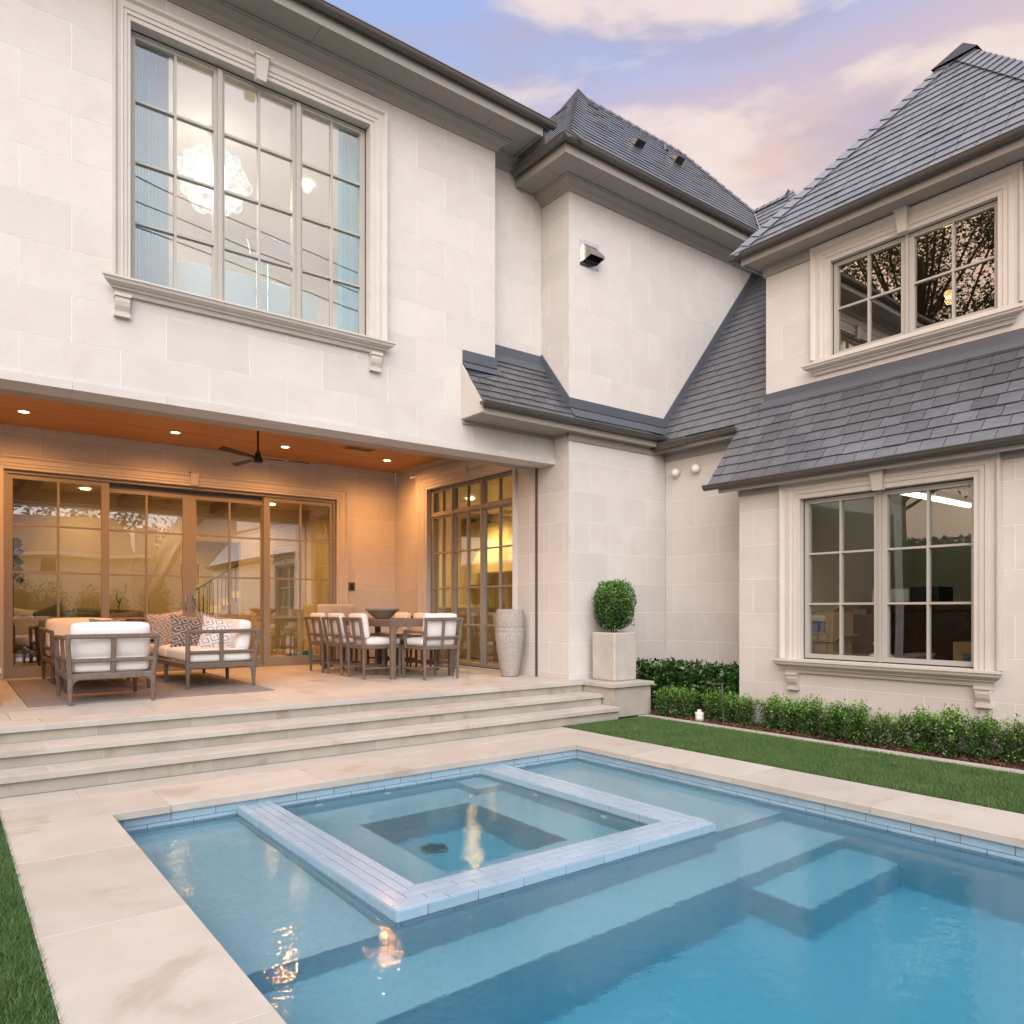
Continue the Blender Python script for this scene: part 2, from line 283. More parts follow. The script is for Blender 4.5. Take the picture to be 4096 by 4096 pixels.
class MB:
    def __init__(s): s.v, s.f, s.uv = [], [], None
    def poly(s, pts):
        n = len(s.v); s.v += [Vector(p) for p in pts]; s.f.append(tuple(range(n, n + len(pts)))); return s
    def add(s, vs, fs):
        n = len(s.v); s.v += [Vector(p) for p in vs]; s.f += [tuple(i + n for i in f) for f in fs]; return s
    def hexa(s, b, t):   # two quads bottom/top
        return s.add(list(b) + list(t), [(3, 2, 1, 0), (4, 5, 6, 7), (0, 1, 5, 4), (1, 2, 6, 5), (2, 3, 7, 6), (3, 0, 4, 7)])
    def box(s, x0, x1, y0, y1, z0, z1):
        return s.hexa([(x0, y0, z0), (x1, y0, z0), (x1, y1, z0), (x0, y1, z0)], [(x0, y0, z1), (x1, y0, z1), (x1, y1, z1), (x0, y1, z1)])
    def fbox(s, fr, a0, a1, u0, u1, p0, p1):
        q = lambda p: [fr.pt(a0, u0, p), fr.pt(a1, u0, p), fr.pt(a1, u1, p), fr.pt(a0, u1, p)]
        return s.hexa(q(p0), q(p1))
    def slab(s, fr, a0, a1, u0, u1, p0, p1, c=0.004):
        q = lambda p, i: [fr.pt(a0 + i, u0 + i, p), fr.pt(a1 - i, u0 + i, p), fr.pt(a1 - i, u1 - i, p), fr.pt(a0 + i, u1 - i, p)]
        vs = q(p0, 0) + q(p1 - c, 0) + q(p1, c); fs = []
        for k in range(4):
            j = (k + 1) % 4; fs += [(k, j, 4 + j, 4 + k), (4 + k, 4 + j, 8 + j, 8 + k)]
        fs += [(8, 9, 10, 11), (3, 2, 1, 0)]
        return s.add(vs, fs)
    def prism(s, pts, vec):
        vec = Vector(vec); n = len(pts); vs = [Vector(p) for p in pts] + [Vector(p) + vec for p in pts]
        fs = [(k, (k + 1) % n, n + (k + 1) % n, n + k) for k in range(n)] + [tuple(range(n - 1, -1, -1)), tuple(range(n, 2 * n))]
        return s.add(vs, fs)
    def bar(s, p, q, w, d=None, w2=None, d2=None, up=(0, 0, 1), c=0.22):
        """chamfered bar from p to q; w along side axis, d along up-ish axis"""
        p, q = Vector(p), Vector(q); d = d or w; w2 = w2 or w; d2 = d2 or d
        t = (q - p).normalized(); u = Vector(up)
        if abs(t.dot(u)) > .98: u = Vector((0, 1, 0))
        sx = t.cross(u).normalized(); uy = sx.cross(t).normalized()
        def ring(o, w, d):
            w /= 2; d /= 2; k = c * min(w, d) * 2
            return [o + sx * x + uy * y for x, y in ((-w + k, -d), (w - k, -d), (w, -d + k), (w, d - k), (w - k, d), (-w + k, d), (-w, d - k), (-w, -d + k))]
        a, b = ring(p, w, d), ring(q, w2, d2)
        return s.add(a + b, [(k, (k + 1) % 8, 8 + (k + 1) % 8, 8 + k) for k in range(8)] + [tuple(range(7, -1, -1)), tuple(range(8, 16))])
    def tube(s, pts, r, n=8, r2=None):
        pts = [Vector(p) for p in pts]; rings = []
        m = len(pts)
        for i, p in enumerate(pts):
            t = (pts[min(i + 1, m - 1)] - pts[max(i - 1, 0)]).normalized(); u = Vector((0, 0, 1)) if abs(t.z) < .95 else Vector((1, 0, 0))
            a = t.cross(u).normalized(); b = a.cross(t).normalized(); rr = r + ((r2 if r2 is not None else r) - r) * i / max(1, m - 1)
            rings.append([p + a * math.cos(k * 2 * math.pi / n) * rr + b * math.sin(k * 2 * math.pi / n) * rr for k in range(n)])
        vs = [v for g in rings for v in g]; fs = []
        for i in range(m - 1):
            for k in range(n): j = (k + 1) % n; fs.append((i * n + k, i * n + j, (i + 1) * n + j, (i + 1) * n + k))
        fs += [tuple(range(n - 1, -1, -1)), tuple(range((m - 1) * n, m * n))]
        return s.add(vs, fs)
    def lathe(s, c, prof, n=32, cap=True):
        c = Vector(c); m = len(prof); vs = []
        for r, z in prof:
            for k in range(n): a = k * 2 * math.pi / n; vs.append(c + Vector((r * math.cos(a), r * math.sin(a), z)))
        fs = [(i * n + k, i * n + (k + 1) % n, (i + 1) * n + (k + 1) % n, (i + 1) * n + k) for i in range(m - 1) for k in range(n)]
        if cap: fs += [tuple(range(n - 1, -1, -1)), tuple(range((m - 1) * n, m * n))]
        return s.add(vs, fs)
    def build(s, name, m, parent=None, smooth=False, off=True):
        o3 = offs(parent) if (parent is not None and off) else Vector((0, 0, 0))
        me = bpy.data.meshes.new(name); me.from_pydata([tuple(v - o3) for v in s.v], [], s.f); me.update()
        if smooth:
            me.polygons.foreach_set('use_smooth', [True] * len(me.polygons))
            try: me.set_sharp_from_angle(angle=math.radians(40))
            except Exception: pass
        me.materials.append(m)
        return link(name, me, parent)
def np_mesh(name, v, f, m, parent=None, smooth=False):
    v = np.asarray(v, dtype=np.float32); f = np.asarray(f, dtype=np.int32)
    me = bpy.data.meshes.new(name); k = f.shape[1]
    me.vertices.add(len(v)); me.vertices.foreach_set('co', v.ravel())
    me.loops.add(f.size); me.loops.foreach_set('vertex_index', f.ravel())
    me.polygons.add(len(f)); me.polygons.foreach_set('loop_start', np.arange(0, f.size, k, dtype=np.int32)); me.polygons.foreach_set('loop_total', np.full(len(f), k, dtype=np.int32))
    me.update(calc_edges=True)
    if smooth: me.polygons.foreach_set('use_smooth', np.ones(len(f), dtype=bool))
    for mm in (m if isinstance(m, (list, tuple)) else [m]): me.materials.append(mm)
    return link(name, me, parent)
def sub_rects(r, holes):
    out = [r]
    for h in holes:
        nx = []
        for (a0, a1, u0, u1) in out:
            if h[0] >= a1 or h[1] <= a0 or h[2] >= u1 or h[3] <= u0: nx.append((a0, a1, u0, u1)); continue
            if h[0] > a0: nx.append((a0, h[0], u0, u1))
            if h[1] < a1: nx.append((h[1], a1, u0, u1))
            b0, b1 = max(a0, h[0]), min(a1, h[1])
            if h[2] > u0: nx.append((b0, b1, u0, h[2]))
            if h[3] < u1: nx.append((b0, b1, h[3], u1))
        out = nx
    return [r for r in out if r[1] - r[0] > .012 and r[3] - r[2] > .012]
CF = Vector((math.cos(TH), math.sin(TH), 0)); CR = Vector((math.sin(TH), -math.cos(TH), 0))
def px(p):
    q = Vector(p) - Vector((0, 0, EYE)); d = q.dot(CF)
    if d < .1: return None
    return (512 + 745 * q.dot(CR) / d, 609 - 745 * q.z / d, d)
class Pieces:
    """countable pieces of one thing: the largest in view as objects, the rest joined as stuff"""
    def __init__(s, name, owner, m, limit=300, rest=None): s.name, s.owner, s.m, s.limit, s.items, s.rest = name, owner, m, limit, [], rest or name + '_field'
    def add(s, mb, parent):
        c = sum(mb.v, Vector()) / len(mb.v); q = px(c); sz = 0
        if q and -20 < q[0] < 1044 and -20 < q[1] < 1044:
            e = max((v - c).length for v in mb.v); sz = e / q[2]
        s.items.append((sz, mb, parent))
    def flush(s):
        s.items.sort(key=lambda t: -t[0]); rest = MB(); n = 0
        for sz, mb, parent in s.items:
            if sz > 0 and n < s.limit: mb.build(s.name, s.m, parent); n += 1
            else: rest.add(mb.v, mb.f)
        if rest.v: tag(rest.build(s.rest, s.m, s.owner), kind='stuff')
T = 0.422
# ================================================================== THE GROUND, POOL AND DECK
g = MB()
for r in ((-90, 0.60, -90, 90), (5.40, 90, -90, 90), (0.60, 5.40, 5.85, 90), (0.60, 5.40, -90, -3.2)):
    g.poly([(r[0], r[2], -0.06), (r[1], r[2], -0.06), (r[1], r[3], -0.06), (r[0], r[3], -0.06)])
tag(g.build('ground', M['earth']), kind='structure')
PX0, PX1, PY0, PY1 = 0.87, 5.07, -3.0, 5.54
SO = (1.72, 4.14, 3.14, 5.54)      # spa outside
SI = (1.97, 3.89, 3.385, 5.54)     # spa inside
ps = MB()
def hq(mb, x0, x1, y0, y1, z): mb.poly([(x0, y0, z), (x1, y0, z), (x1, y1, z), (x0, y1, z)])
def vq(mb, x0, y0, x1, y1, z0, z1): mb.poly([(x0, y0, z0), (x1, y1, z0), (x1, y1, z1), (x0, y0, z1)])
for r in sub_rects((PX0, PX1, 3.24, PY1), [SO]): hq(ps, *r, -0.34)
for r in sub_rects((PX0, PX1, 2.75, 3.24), [SO]): hq(ps, *r, -0.56)
BN = (3.98, PX1, 2.36, 2.75)
for r in sub_rects((PX0, PX1, PY0, 2.75), [BN]): hq(ps, *r, -1.20)
hq(ps, *BN, -0.80); vq(ps, BN[0], BN[2], BN[1], BN[2], -1.20, -0.80); vq(ps, BN[0], BN[2], BN[0], BN[3], -1.20, -0.80)
for x0, x1 in ((PX0, SO[0]), (SO[1], PX1)): vq(ps, x0, 3.24, x1, 3.24, -0.56, -0.34)
vq(ps, PX0, 2.75, PX1, 2.75, -1.20, -0.56)
for x in (PX0, PX1): vq(ps, x, PY0, x, PY1, -1.2, -0.05)
vq(ps, PX0, PY1, PX1, PY1, -1.2, -0.05); vq(ps, PX0, PY0, PX1, PY0, -1.2, -0.05)
for a in ((SI[0] - .004, SI[2] - .004, SI[0] - .004, SI[3]), (SI[1] + .004, SI[2] - .004, SI[1] + .004, SI[3]), (SI[0], SI[2] - .004, SI[1], SI[2] - .004)): vq(ps, *a, -.50, -.222)
SB = (2.46, 3.46, 3.87, 5.06)
for r in sub_rects(SI, [SB, (3.62, 3.89, 5.2, 5.54)]): hq(ps, *r, -0.50)
hq(ps, 3.62, 3.89, 5.2, 5.54, -0.30); vq(ps, 3.62, 5.2, 3.89, 5.2, -.5, -.3); vq(ps, 3.62, 5.2, 3.62, 5.54, -.5, -.3)
hq(ps, *SB, -1.10)
for a in ((SB[0], SB[2], SB[1], SB[2]), (SB[0], SB[3], SB[1], SB[3]), (SB[0], SB[2], SB[0], SB[3]), (SB[1], SB[2], SB[1], SB[3])): vq(ps, *a, -1.10, -0.50)
# spa wall core
ZS = -0.09
gc = MB(); gp_ = MB()
for r in sub_rects((SO[0] + .006, SO[1] - .006, SO[2] + .006, SO[3]), [(SI[0] - .006, SI[1] + .006, SI[2] - .006, SI[3])]): (gc.box(r[0], r[1], r[2], r[3], -.222, ZS - .003), gp_.box(r[0], r[1], r[2], r[3], -1.15, -.2225))
pool = tag(ps.build('pool_shell', M['plaster']), kind='structure')
gc.box(PX0 - .02, PX0 + .002, PY0, PY1, -.25, -.05).box(PX1 - .002, PX1 + .02, PY0, PY1, -.25, -.05).box(PX0, PX1, PY1 - .002, PY1 + .02, -.25, -.05)
gc.build('tile_backing', M['tgrout'], pool); gp_.build('spa_wall', M['plaster'], pool)
tb = MB()
tiles = Pieces('tile', pool, M['tile'], 300)
ttop = Pieces('spa_tile', pool, M['tile_top'], 300)
TL, TH_ = 0.30, 0.066
def tile_wall(fr, a0, a1, utop, rows, j0, p=0.0, pcs=None, h=TH_):
    for k in range(rows):
        u1 = utop - k * h - .002; u0 = utop - (k + 1) * h + .002
        a = j0 + (TL / 2 if k % 2 else 0) - math.ceil((j0 - a0) / TL + 1) * TL
        while a < a1:
            b0, b1 = max(a + .0022, a0), min(a + TL - .0022, a1)
            if b1 - b0 > .02: (pcs or tiles).add(MB().slab(fr, b0, b1, u0, u1, p, p + .008, .0015), pool)
            a += TL
tile_wall(Fr((PX1, 0, 0), (0, 1, 0), (0, 0, 1), (-1, 0, 0)), PY0, PY1 - .01, -0.05, 3, 2.59)
tile_wall(FY(PY1), PX0, PX1, -0.05, 3, 3.969)
tile_wall(Fr((PX0, 0, 0), (0, 1, 0), (0, 0, 1), (1, 0, 0)), PY0, PY1 - .01, -0.05, 3, 2.59)
# spa outside and inside faces
tile_wall(FY(SO[2] + .006), SO[0], SO[1], ZS, 2, 1.893, 0.0)
tile_wall(FX(SO[0] + .006), SO[2], SO[3] - .002, ZS, 2, 3.3, 0.0)
tile_wall(Fr((SO[1] - .006, 0, 0), (0, 1, 0), (0, 0, 1), (1, 0, 0)), SO[2], SO[3] - .002, ZS, 2, 3.3, 0.0)
tile_wall(Fr((SI[0] - .006, 0, 0), (0, 1, 0), (0, 0, 1), (1, 0, 0)), SI[2], SI[3] - .002, ZS, 2, 3.3, 0.0)
tile_wall(FX(SI[1] + .006), SI[2], SI[3] - .002, ZS, 2, 3.3, 0.0)
tile_wall(Fr((0, SI[2] - .006, 0), (1, 0, 0), (0, 0, 1), (0, 1, 0)), SI[0], SI[1], ZS, 2, 2.0, 0.0)
# spa top, four rows of long tiles
rw = 0.25 / 4
for k in range(4):      # front strip, mitred to the sides
    y0, y1 = SO[2] + k * rw, SO[2] + (k + 1) * rw
    x0, x1 = SO[0] + k * rw, SO[1] - k * rw
    a = x0 - (0 if k % 2 == 0 else TL / 2)
    while a < x1 - .01:
        b0, b1 = max(a + .0035, x0), min(a + TL - .0035, x1)
        if b1 - b0 > .02: ttop.add(MB().slab(FZ(ZS), b0, b1, y0 + .0032, y1 - .0032, -.006, .003 if k else .006, .003 if k == 0 else .0015), pool)
        a += TL
    for side in (0, 1):
        xx = (SO[0] + k * rw) if side == 0 else (SO[1] - (k + 1) * rw)
        a = y1 - (0 if k % 2 == 0 else TL / 2); yend = SO[3] - .003
        while a < yend - .01:
            b0, b1 = max(a + .0035, y1 + .0015), min(a + TL - .0035, yend)
            if b1 - b0 > .02: ttop.add(MB().slab(FZ(ZS), xx + .0032, xx + rw - .0032, b0, b1, -.006, .003 if k else .006, .003 if k == 0 else .0015), pool)
            a += TL
tiles.flush(); ttop.flush()
# water
wb = MB().box(PX0 - .02, PX1 + .02, PY0 - .02, PY1 + .02, -1.3, -0.14)
water = tag(wb.build('pool_water', M['water']), kind='structure')
# pool fittings
M['drain'] = mat('drain_grey_green', (.10, .16, .15), .6, var=.2)
d = MB().lathe((2.95, 4.80, -1.10), [(0.0, .03), (.06, .03), (.10, .022), (.105, 0.0)], 28)
for k in range(18):
    a = k * 2 * math.pi / 18; d.bar((2.95 + .03 * math.cos(a), 4.80 + .03 * math.sin(a), -1.068), (2.95 + .09 * math.cos(a), 4.80 + .09 * math.sin(a), -1.076), .006)
tag(d.build('drain_cover', M['drain']), 'round dark grating set in the floor of the spa', 'drain cover')
for k, (x, y, z, lab) in enumerate(((2.88, 4.32, -1.10, 'small round white fitting on the spa floor nearest the front rim'), (4.72, 1.5, -1.20, 'round fitting on the pool floor by the right hand wall'))):
    tag(MB().lathe((x, y, z), [(.0, .012), (.022, .012), (.03, .02), (.04, .012), (.042, 0)], 20).build('floor_fitting', M['white']), lab, 'pool fitting')
jets = ((SI[1] - .001, 4.75, (-1, 0, 0), 'spa jet on the right inner wall farther from the front rim'), (SI[1] - .001, 3.95, (-1, 0, 0), 'spa jet on the right inner wall nearer the front rim'),
        (2.35, PY1 - .001, (0, -1, 0), 'spa jet under the coping left of the spa middle'), (2.95, PY1 - .001, (0, -1, 0), 'spa jet under the coping in the spa middle'))
for x, y, n, lab in jets:
    n = Vector(n); c = Vector((x, y, -0.30))
    tag(MB().tube([c, c + n * .012, c + n * .02], .035, 16, .022).build('spa_jet', M['white'], smooth=True), lab, 'spa jet', 'jets in the spa walls')
# ---------------------------------------------------------------- deck pavers
dk = MB()
for r in ((-2.5, .312, 6.09, 6.44), (.312, .895, -3, 5.49), (.312, 5.66, 5.515, 6.44), (5.045, 5.66, -3, 5.515)): dk.box(*r, -0.055, -0.006)
deck = tag(dk.build('pool_deck', M['grout']), kind='structure')
pav = Pieces('paver', deck, M['paver'], 300)
def paver(x0, x1, y0, y1, z0=-0.05, z1=0.0, j=.0025, pcs=None, par=None, c=.003):
    (pcs or pav).add(MB().slab(FZ(0), x0 + j, x1 - j, y0 + j, y1 - j, z0, z1, c), par or deck)
ys = [2.474 + k * 1.122 for k in range(-5, 3)] + [5.49]
for a, b in zip(ys, ys[1:]): paver(.315, .90, a, b)
xs = [.315, 1.257, 2.40, 3.545, 4.688, 5.66]
for a, b in zip(xs, xs[1:]):
    if a < 4.6: paver(a, b, 5.51 if a > .4 else 5.49, 6.085)
paver(4.688, 5.66, 5.51, 6.085)
xs = [-2.6] + [.795 + k * 1.14 for k in range(-2, 5)] + [5.66]
for a, b in zip(xs, xs[1:]): paver(a, b, 6.085, 6.434)
ys = [2.547 + k * 1.117 for k in range(-5, 3)] + [5.51]
for a, b in zip(ys, ys[1:]): paver(5.035, 5.66, a, b)
pav.flush()
# ---------------------------------------------------------------- terrace and steps
tr = MB().box(-1.2, 6.56, 7.12, 12.1, 0.0, T - .052)
terr = tag(tr.build('terrace', M['grout']), kind='structure')
tp = Pieces('paver', terr, M['paver'], 300)
def row(x0, x1, j0, L): 
    a = j0 - math.ceil((j0 - x0) / L) * L; out = [x0]
    while a < x1:
        if a > x0 + .03: out.append(a)
        a += L
    return out + [x1]
xs = row(-1.2, 6.59, .665, .763)
for a, b in zip(xs, xs[1:]): paver(a, b, 7.05, 7.46, T - .047, T, .002, tp, terr)
yy = 7.46; k = 0
while yy < 12:
    y1 = min(yy + .62, 12.05); xs = row(-.6, 6.56, .47 + (.55 if k % 2 else 0), 1.10)
    for a, b in zip(xs, xs[1:]): paver(a, b, yy, y1, T - .04, T - .0005, .002, tp, terr, .002)
    yy += .62; k += 1
for a, b in ((6.0, 6.59),): paver(a, b, 7.05 + .001, 7.06, T - .046, T - .001, .002, tp, terr)
tp.flush()
st = MB().box(-1.2, 6.577, 6.733, 7.12, 0, .238).box(-1.2, 6.577, 6.437, 6.73, 0, .103).box(-1.2, 6.587, 6.407, 6.74, .108, .1495).box(-1.2, 6.587, 6.703, 7.06, .244, .2845).box(-1.2, 6.577, 7.083, 7.2, .2, .375).box(-1.2, 6.587, 7.053, 7.3, .378, .4195)
steps = tag(st.build('terrace_steps', M['grout']), kind='structure')
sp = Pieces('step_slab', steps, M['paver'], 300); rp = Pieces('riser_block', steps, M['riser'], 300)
for (y0, y1, z0, z1, j0) in ((6.404, 6.76, .105, .152, .649), (6.70, 7.11, .241, .287, .654)):
    xs = row(-1.2, 6.59, j0, .760)
    for a, b in zip(xs, xs[1:]): paver(a, b, y0, y1, z0, z1, .002, sp, steps)
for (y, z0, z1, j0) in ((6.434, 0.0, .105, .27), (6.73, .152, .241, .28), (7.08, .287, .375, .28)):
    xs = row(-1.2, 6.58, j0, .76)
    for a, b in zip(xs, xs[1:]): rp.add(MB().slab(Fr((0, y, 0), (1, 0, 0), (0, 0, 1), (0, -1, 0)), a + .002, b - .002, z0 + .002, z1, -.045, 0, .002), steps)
sp.flush(); rp.flush()
# plinth beside the steps
pl = thing('stone_plinth', (6.95, 6.9, 0), 'low limestone plinth with a flat cap at the right end of the steps', 'plinth')
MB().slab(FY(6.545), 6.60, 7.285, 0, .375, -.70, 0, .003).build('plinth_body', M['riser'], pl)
MB().slab(FZ(0), 6.565, 7.315, 6.51, 7.245, .375, T, .004).build('cap_stone', M['paver'], pl)
hb = thing('stone_hearth', (0.1, 9.2, T), 'low pale stone hearth block at the left edge of the terrace', 'hearth')
MB().slab(FZ(0), -.28, .45, 8.82, 9.9, T, .72, .004).build('hearth_body', M['stone'], hb)
MB().slab(FZ(0), -.28, .475, 8.79, 9.9, .722, .765, .004).build('cap_stone', M['stone_trim'], hb)
# lawn beds
kb = MB(); kerb = tag(MB().box(7.02, 7.20, -3, 6.53, -.05, -.004).build('garden_kerb', M['grout']), kind='structure')
kp = Pieces('kerb_stone', kerb, M['paver'])
ys = [-3 + k * 1.1 for k in range(9)] + [6.53]
for a, b in zip(ys, ys[1:]): kp.add(MB().slab(FZ(0), 7.02, 7.20, a + .002, b - .002, -.05, 0, .003), kerb)
kp.flush()
tag(MB().box(5.665, 7.015, -3, 6.42, -.05, -.012).build('lawn_bed', M['turf_base']), kind='structure')
tag(MB().box(-4, .308, -3, 6.08, -.05, -.012).build('lawn_bed', M['turf_base']), kind='structure')
# ================================================================== THE HOUSE
house = thing('house', (3.1, 9.7, 0), 'large pale limestone two storey house with a slate roof and an open lit patio', 'house')
wing = thing('side_wing', (9.5, 3.5, 0), 'limestone side wing on the right with steep slate roofs and paired windows', 'house wing')
hblocks = Pieces('stone_block', house, M['stone'], 300); wblocks = Pieces('stone_block', wing, M['stone'], 300)
def stone_wall(owner, pcs, fr, a0, a1, z0, z1, holes=(), j=(1.692, 1.304), quoin=None, thick=.2, name='wall', edges=(False, False)):
    mb = MB()
    for r in sub_rects((a0, a1, z0, z1), holes): mb.fbox(fr, r[0] + (.008 if r[0] <= a0 + 1e-6 else 0), r[1] - (.008 if r[1] >= a1 - 1e-6 else 0), r[2], r[3], -thick, -.0018)
    w = mb.build(name, M['mortar'], owner)
    k = math.floor((z0 - .1) / .4 + 1e-6); L = .775; gp = .0021
    while .1 + .4 * k < z1 - .01:
        u0, u1 = max(z0, .1 + .4 * k), min(z1, .1 + .4 * (k + 1))
        js = j[0] if k % 2 else j[1]
        xs = [a0]; a = js - math.ceil((js - a0) / L) * L
        if quoin and k % 2: xs.append(quoin)
        while a < a1 - .02:
            if a > xs[-1] + .03: xs.append(a)
            a += L
        xs.append(a1)
        for b0, b1 in zip(xs, xs[1:]):
            for r in sub_rects((b0, b1, u0, u1), holes):
                g0 = gp if abs(r[0] - b0) < 1e-6 and r[0] > a0 + 1e-6 else 0; g1 = gp if abs(r[1] - b1) < 1e-6 and r[1] < a1 - 1e-6 else 0
                v0 = gp if abs(r[2] - u0) < 1e-6 else 0; v1 = gp if abs(r[3] - u1) < 1e-6 else 0
                if r[1] - r[0] < .02 or r[3] - r[2] < .02: continue
                pcs.add(MB().slab(fr, r[0] + g0, r[1] - g1, r[2] + v0, r[3] - v1, -.02, 0, .0008), w)
        k += 1
    return w
MWIN = (1.38, 3.80, 4.33, 6.74)          # big upper window opening (X, Z)
stone_wall(house, hblocks, FY(7.55), -.3, 5.53, 3.34, 7.10, [MWIN])
stone_wall(house, hblocks, FY(7.55), 5.53, 6.4985, 3.34, 3.66)
stone_wall(house, hblocks, FY(7.55), -.88, -.3, 0, 7.10)
MB().box(-.879, -.68, 7.57, 16.3, 0, 7.2).build('wall', M['stone'], house)
stone_wall(house, hblocks, FY(7.80), 5.53, 6.4985, 4.5, 7.22, (), (5.927, 6.32))
KWIN = (8.43, 10.80, .45, 3.36)
stone_wall(house, hblocks, Fr((6.50, 0, 0), (0, 1, 0), (0, 0, 1), (-1, 0, 0)), 7.2705, 11.8985, T, 3.80, [KWIN], (7.64, 7.255 + .775), 7.328)
stone_wall(house, hblocks, Fr((6.50, 0, 0), (0, 1, 0), (0, 0, 1), (-1, 0, 0)), 7.2705, 7.7985, 3.80, 6.9, (), (7.64, 8.03), 7.328)
stone_wall(house, hblocks, FY(7.25), 6.50, 8.3785, 0, 3.7, (), (6.876, 7.213), 6.575)
stone_wall(house, hblocks, FY(7.25), 6.50, 10.9, 3.7, 6.95, (), (6.876, 7.254 - .387 + .387), 6.575)
DWIN = (.66, 5.37, T, 3.215)
stone_wall(house, hblocks, FY(11.90), -.3, 6.4985, T, 3.80, [DWIN], (1.477, 1.079))
stone_wall(house, hblocks, Fr((-.3, 0, 0), (0, 1, 0), (0, 0, 1), (1, 0, 0)), 7.75, 11.9, T, 3.80, (), (7.64, 8.03))
MB().box(-.5, -.3, 7.55, 7.75, 0, 3.34).build('wall', M['stone'], house)
stone_wall(wing, wblocks, FX(8.38), 5.44, 7.2485, 0, 3.72, (), (7.103, 6.721))
LW = (2.87, 4.64, .79, 2.58); UW = (2.94, 4.71, 4.34, 5.47)
stone_wall(wing, wblocks, FX(7.62), -3.0, 5.44, 0, 2.82, [LW], (4.482, 4.093), 5.248)
stone_wall(wing, wblocks, FX(8.38), -3.0, 5.58, 3.8, 5.74, [UW], (4.482, 4.093), 5.35)
MB().prism([(7.64, 5.432, 0), (8.40, 5.432, 0), (8.40, 5.432, 3.9), (7.64, 5.432, 2.82)], (0, -.2, 0)).build('wall', M['stone'], wing)
MB().box(8.40, 12.5, 5.38, 5.57, 3.0, 5.7).build('wall', M['stone'], wing)
# patio header
band = MB()
xs = row(-.3, 6.53, .92, .775)
hd = tag(MB().box(-.3, 6.49, 7.56, 7.84, 3.28, 3.345).build('header', M['mortar'], house))
for a, b in zip(xs, xs[1:]): hblocks.add(MB().box(a + .0008, b - .0008, 7.52, 7.85, 3.272, 3.348), hd)
MB().box(-.3, 6.49, 7.93, 8.16, 3.30, 3.79).build('header_lining', M['paint'], house)
MB().box(-.3, 6.49, 7.86, 7.92, 3.33, 3.79).build('screen_track', M['black'], house)
MB().box(6.484, 6.497, 7.885, 7.925, T, 3.30).build('screen_track', M['gutter'], house)
MB().box(-.3, 5.5, 7.75, 7.93, 3.40, 4.0).build('header_beam', M['mortar'], house)
# patio ceiling planks
ceil = tag(MB().box(-.3, 6.49, 8.16, 11.9, 3.80, 3.86).build('patio_ceiling', M['beam'], house))
cp = Pieces('plank', house, M['wood_ceiling'])
y = 8.16
while y < 11.89: cp.add(MB().slab(Fr((0, 0, 3.80), (1, 0, 0), (0, -1, 0), (0, 0, -1)), -.3, 6.49, -min(y + .0885, 11.895), -y - .0015, 0, .008, .003), ceil); y += .09
cp.flush()
# ---------------------------------------------------------------- mouldings
def u_trim(parent, fr, op, prof, name='window_trim', sides=(1, 1), m='stone_trim', bottom=False):
    """moulded surround: profile (d outward, p proud) swept up the left side, over the head and down the right"""
    a0, a1, u0, u1 = op; mb = MB()
    def loop(d): 
        return [(a0 - d * sides[0], u0 - (d if bottom else 0)), (a0 - d * sides[0], u1 + d), (a1 + d * sides[1], u1 + d), (a1 + d * sides[1], u0 - (d if bottom else 0))]
    rows = [[fr.pt(a, u, p) for a, u in loop(d)] for d, p in prof]
    for r0, r1 in zip(rows, rows[1:]):
        n = len(mb.v); mb.v += r0 + r1
        for k in range(4 if bottom else 3): j = (k + 1) % 4; mb.f.append((n + k, n + j, n + 4 + j, n + 4 + k))
    return mb.build(name, M[m], parent)
PROF = [(-.004, -.125), (-.004, .018), (0, .021), (.02, .028), (.045, .028), (.05, .045), (.09, .045), (.10, .06), (.135, .06), (.14, .045), (.175, .05), (.20, .085), (.215, .09), (.225, .09), (.23, .0)]
def prof_scale(w): return [(d * w / .23 if d > 0 else d, p * .72 if p > .021 else p) for d, p in PROF]
def run(parent, fr, a0, a1, prof, name, m='stone_trim', ret=(True, True)):
    """moulding along a; prof = (p proud, u) closed polygon; ends get mitred returns shrinking with p"""
    mb = MB(); n = len(prof); pm = max(p for p, u in prof)
    A = [fr.pt(a0 + ((pm - p) if ret[0] else 0), u, p) for p, u in prof]; B = [fr.pt(a1 - ((pm - p) if ret[1] else 0), u, p) for p, u in prof]
    mb.v = A + B; mb.f = [(k, (k + 1) % n, n + (k + 1) % n, n + k) for k in range(n)] + [tuple(range(n - 1, -1, -1)), tuple(range(n, 2 * n))]
    return mb.build(name, M[m], parent)
def sill(parent, fr, a0, a1, ztop, drop=.125, proj=.15):
    s = drop / .125
    P = [(0, ztop), (proj, ztop), (proj, ztop - .018 * s), (proj - .012, ztop - .024 * s), (proj - .02, ztop - .045 * s), (proj - .05, ztop - .065 * s), (proj - .07, ztop - .072 * s), (proj - .075, ztop - .085 * s), (proj - .10, ztop - .088 * s), (proj - .115, ztop - .125 * s), (0, ztop - .125 * s)]
    return run(parent, fr, a0, a1, P, 'window_sill')
def bracket(parent, fr, ac, ztop, w=.12, h=.20):
    mb = MB(); a0, a1 = ac - w / 2, ac + w / 2
    mb.fbox(fr, a0 - .008, a1 + .008, ztop - .03, ztop, 0, .085)
    pts = [(0, ztop - .03), (.07, ztop - .03), (.072, ztop - .07), (.06, ztop - .11), (.04, ztop - .145), (.034, ztop - .165), (.0, ztop - .165)]
    mb.prism([fr.pt(a0, u, p) for p, u in pts], fr.A * (a1 - a0))
    mb.fbox(fr, a0 - .006, a1 + .006, ztop - h, ztop - .165, 0, .05)
    return mb.build('sill_bracket', M['stone_trim'], parent)
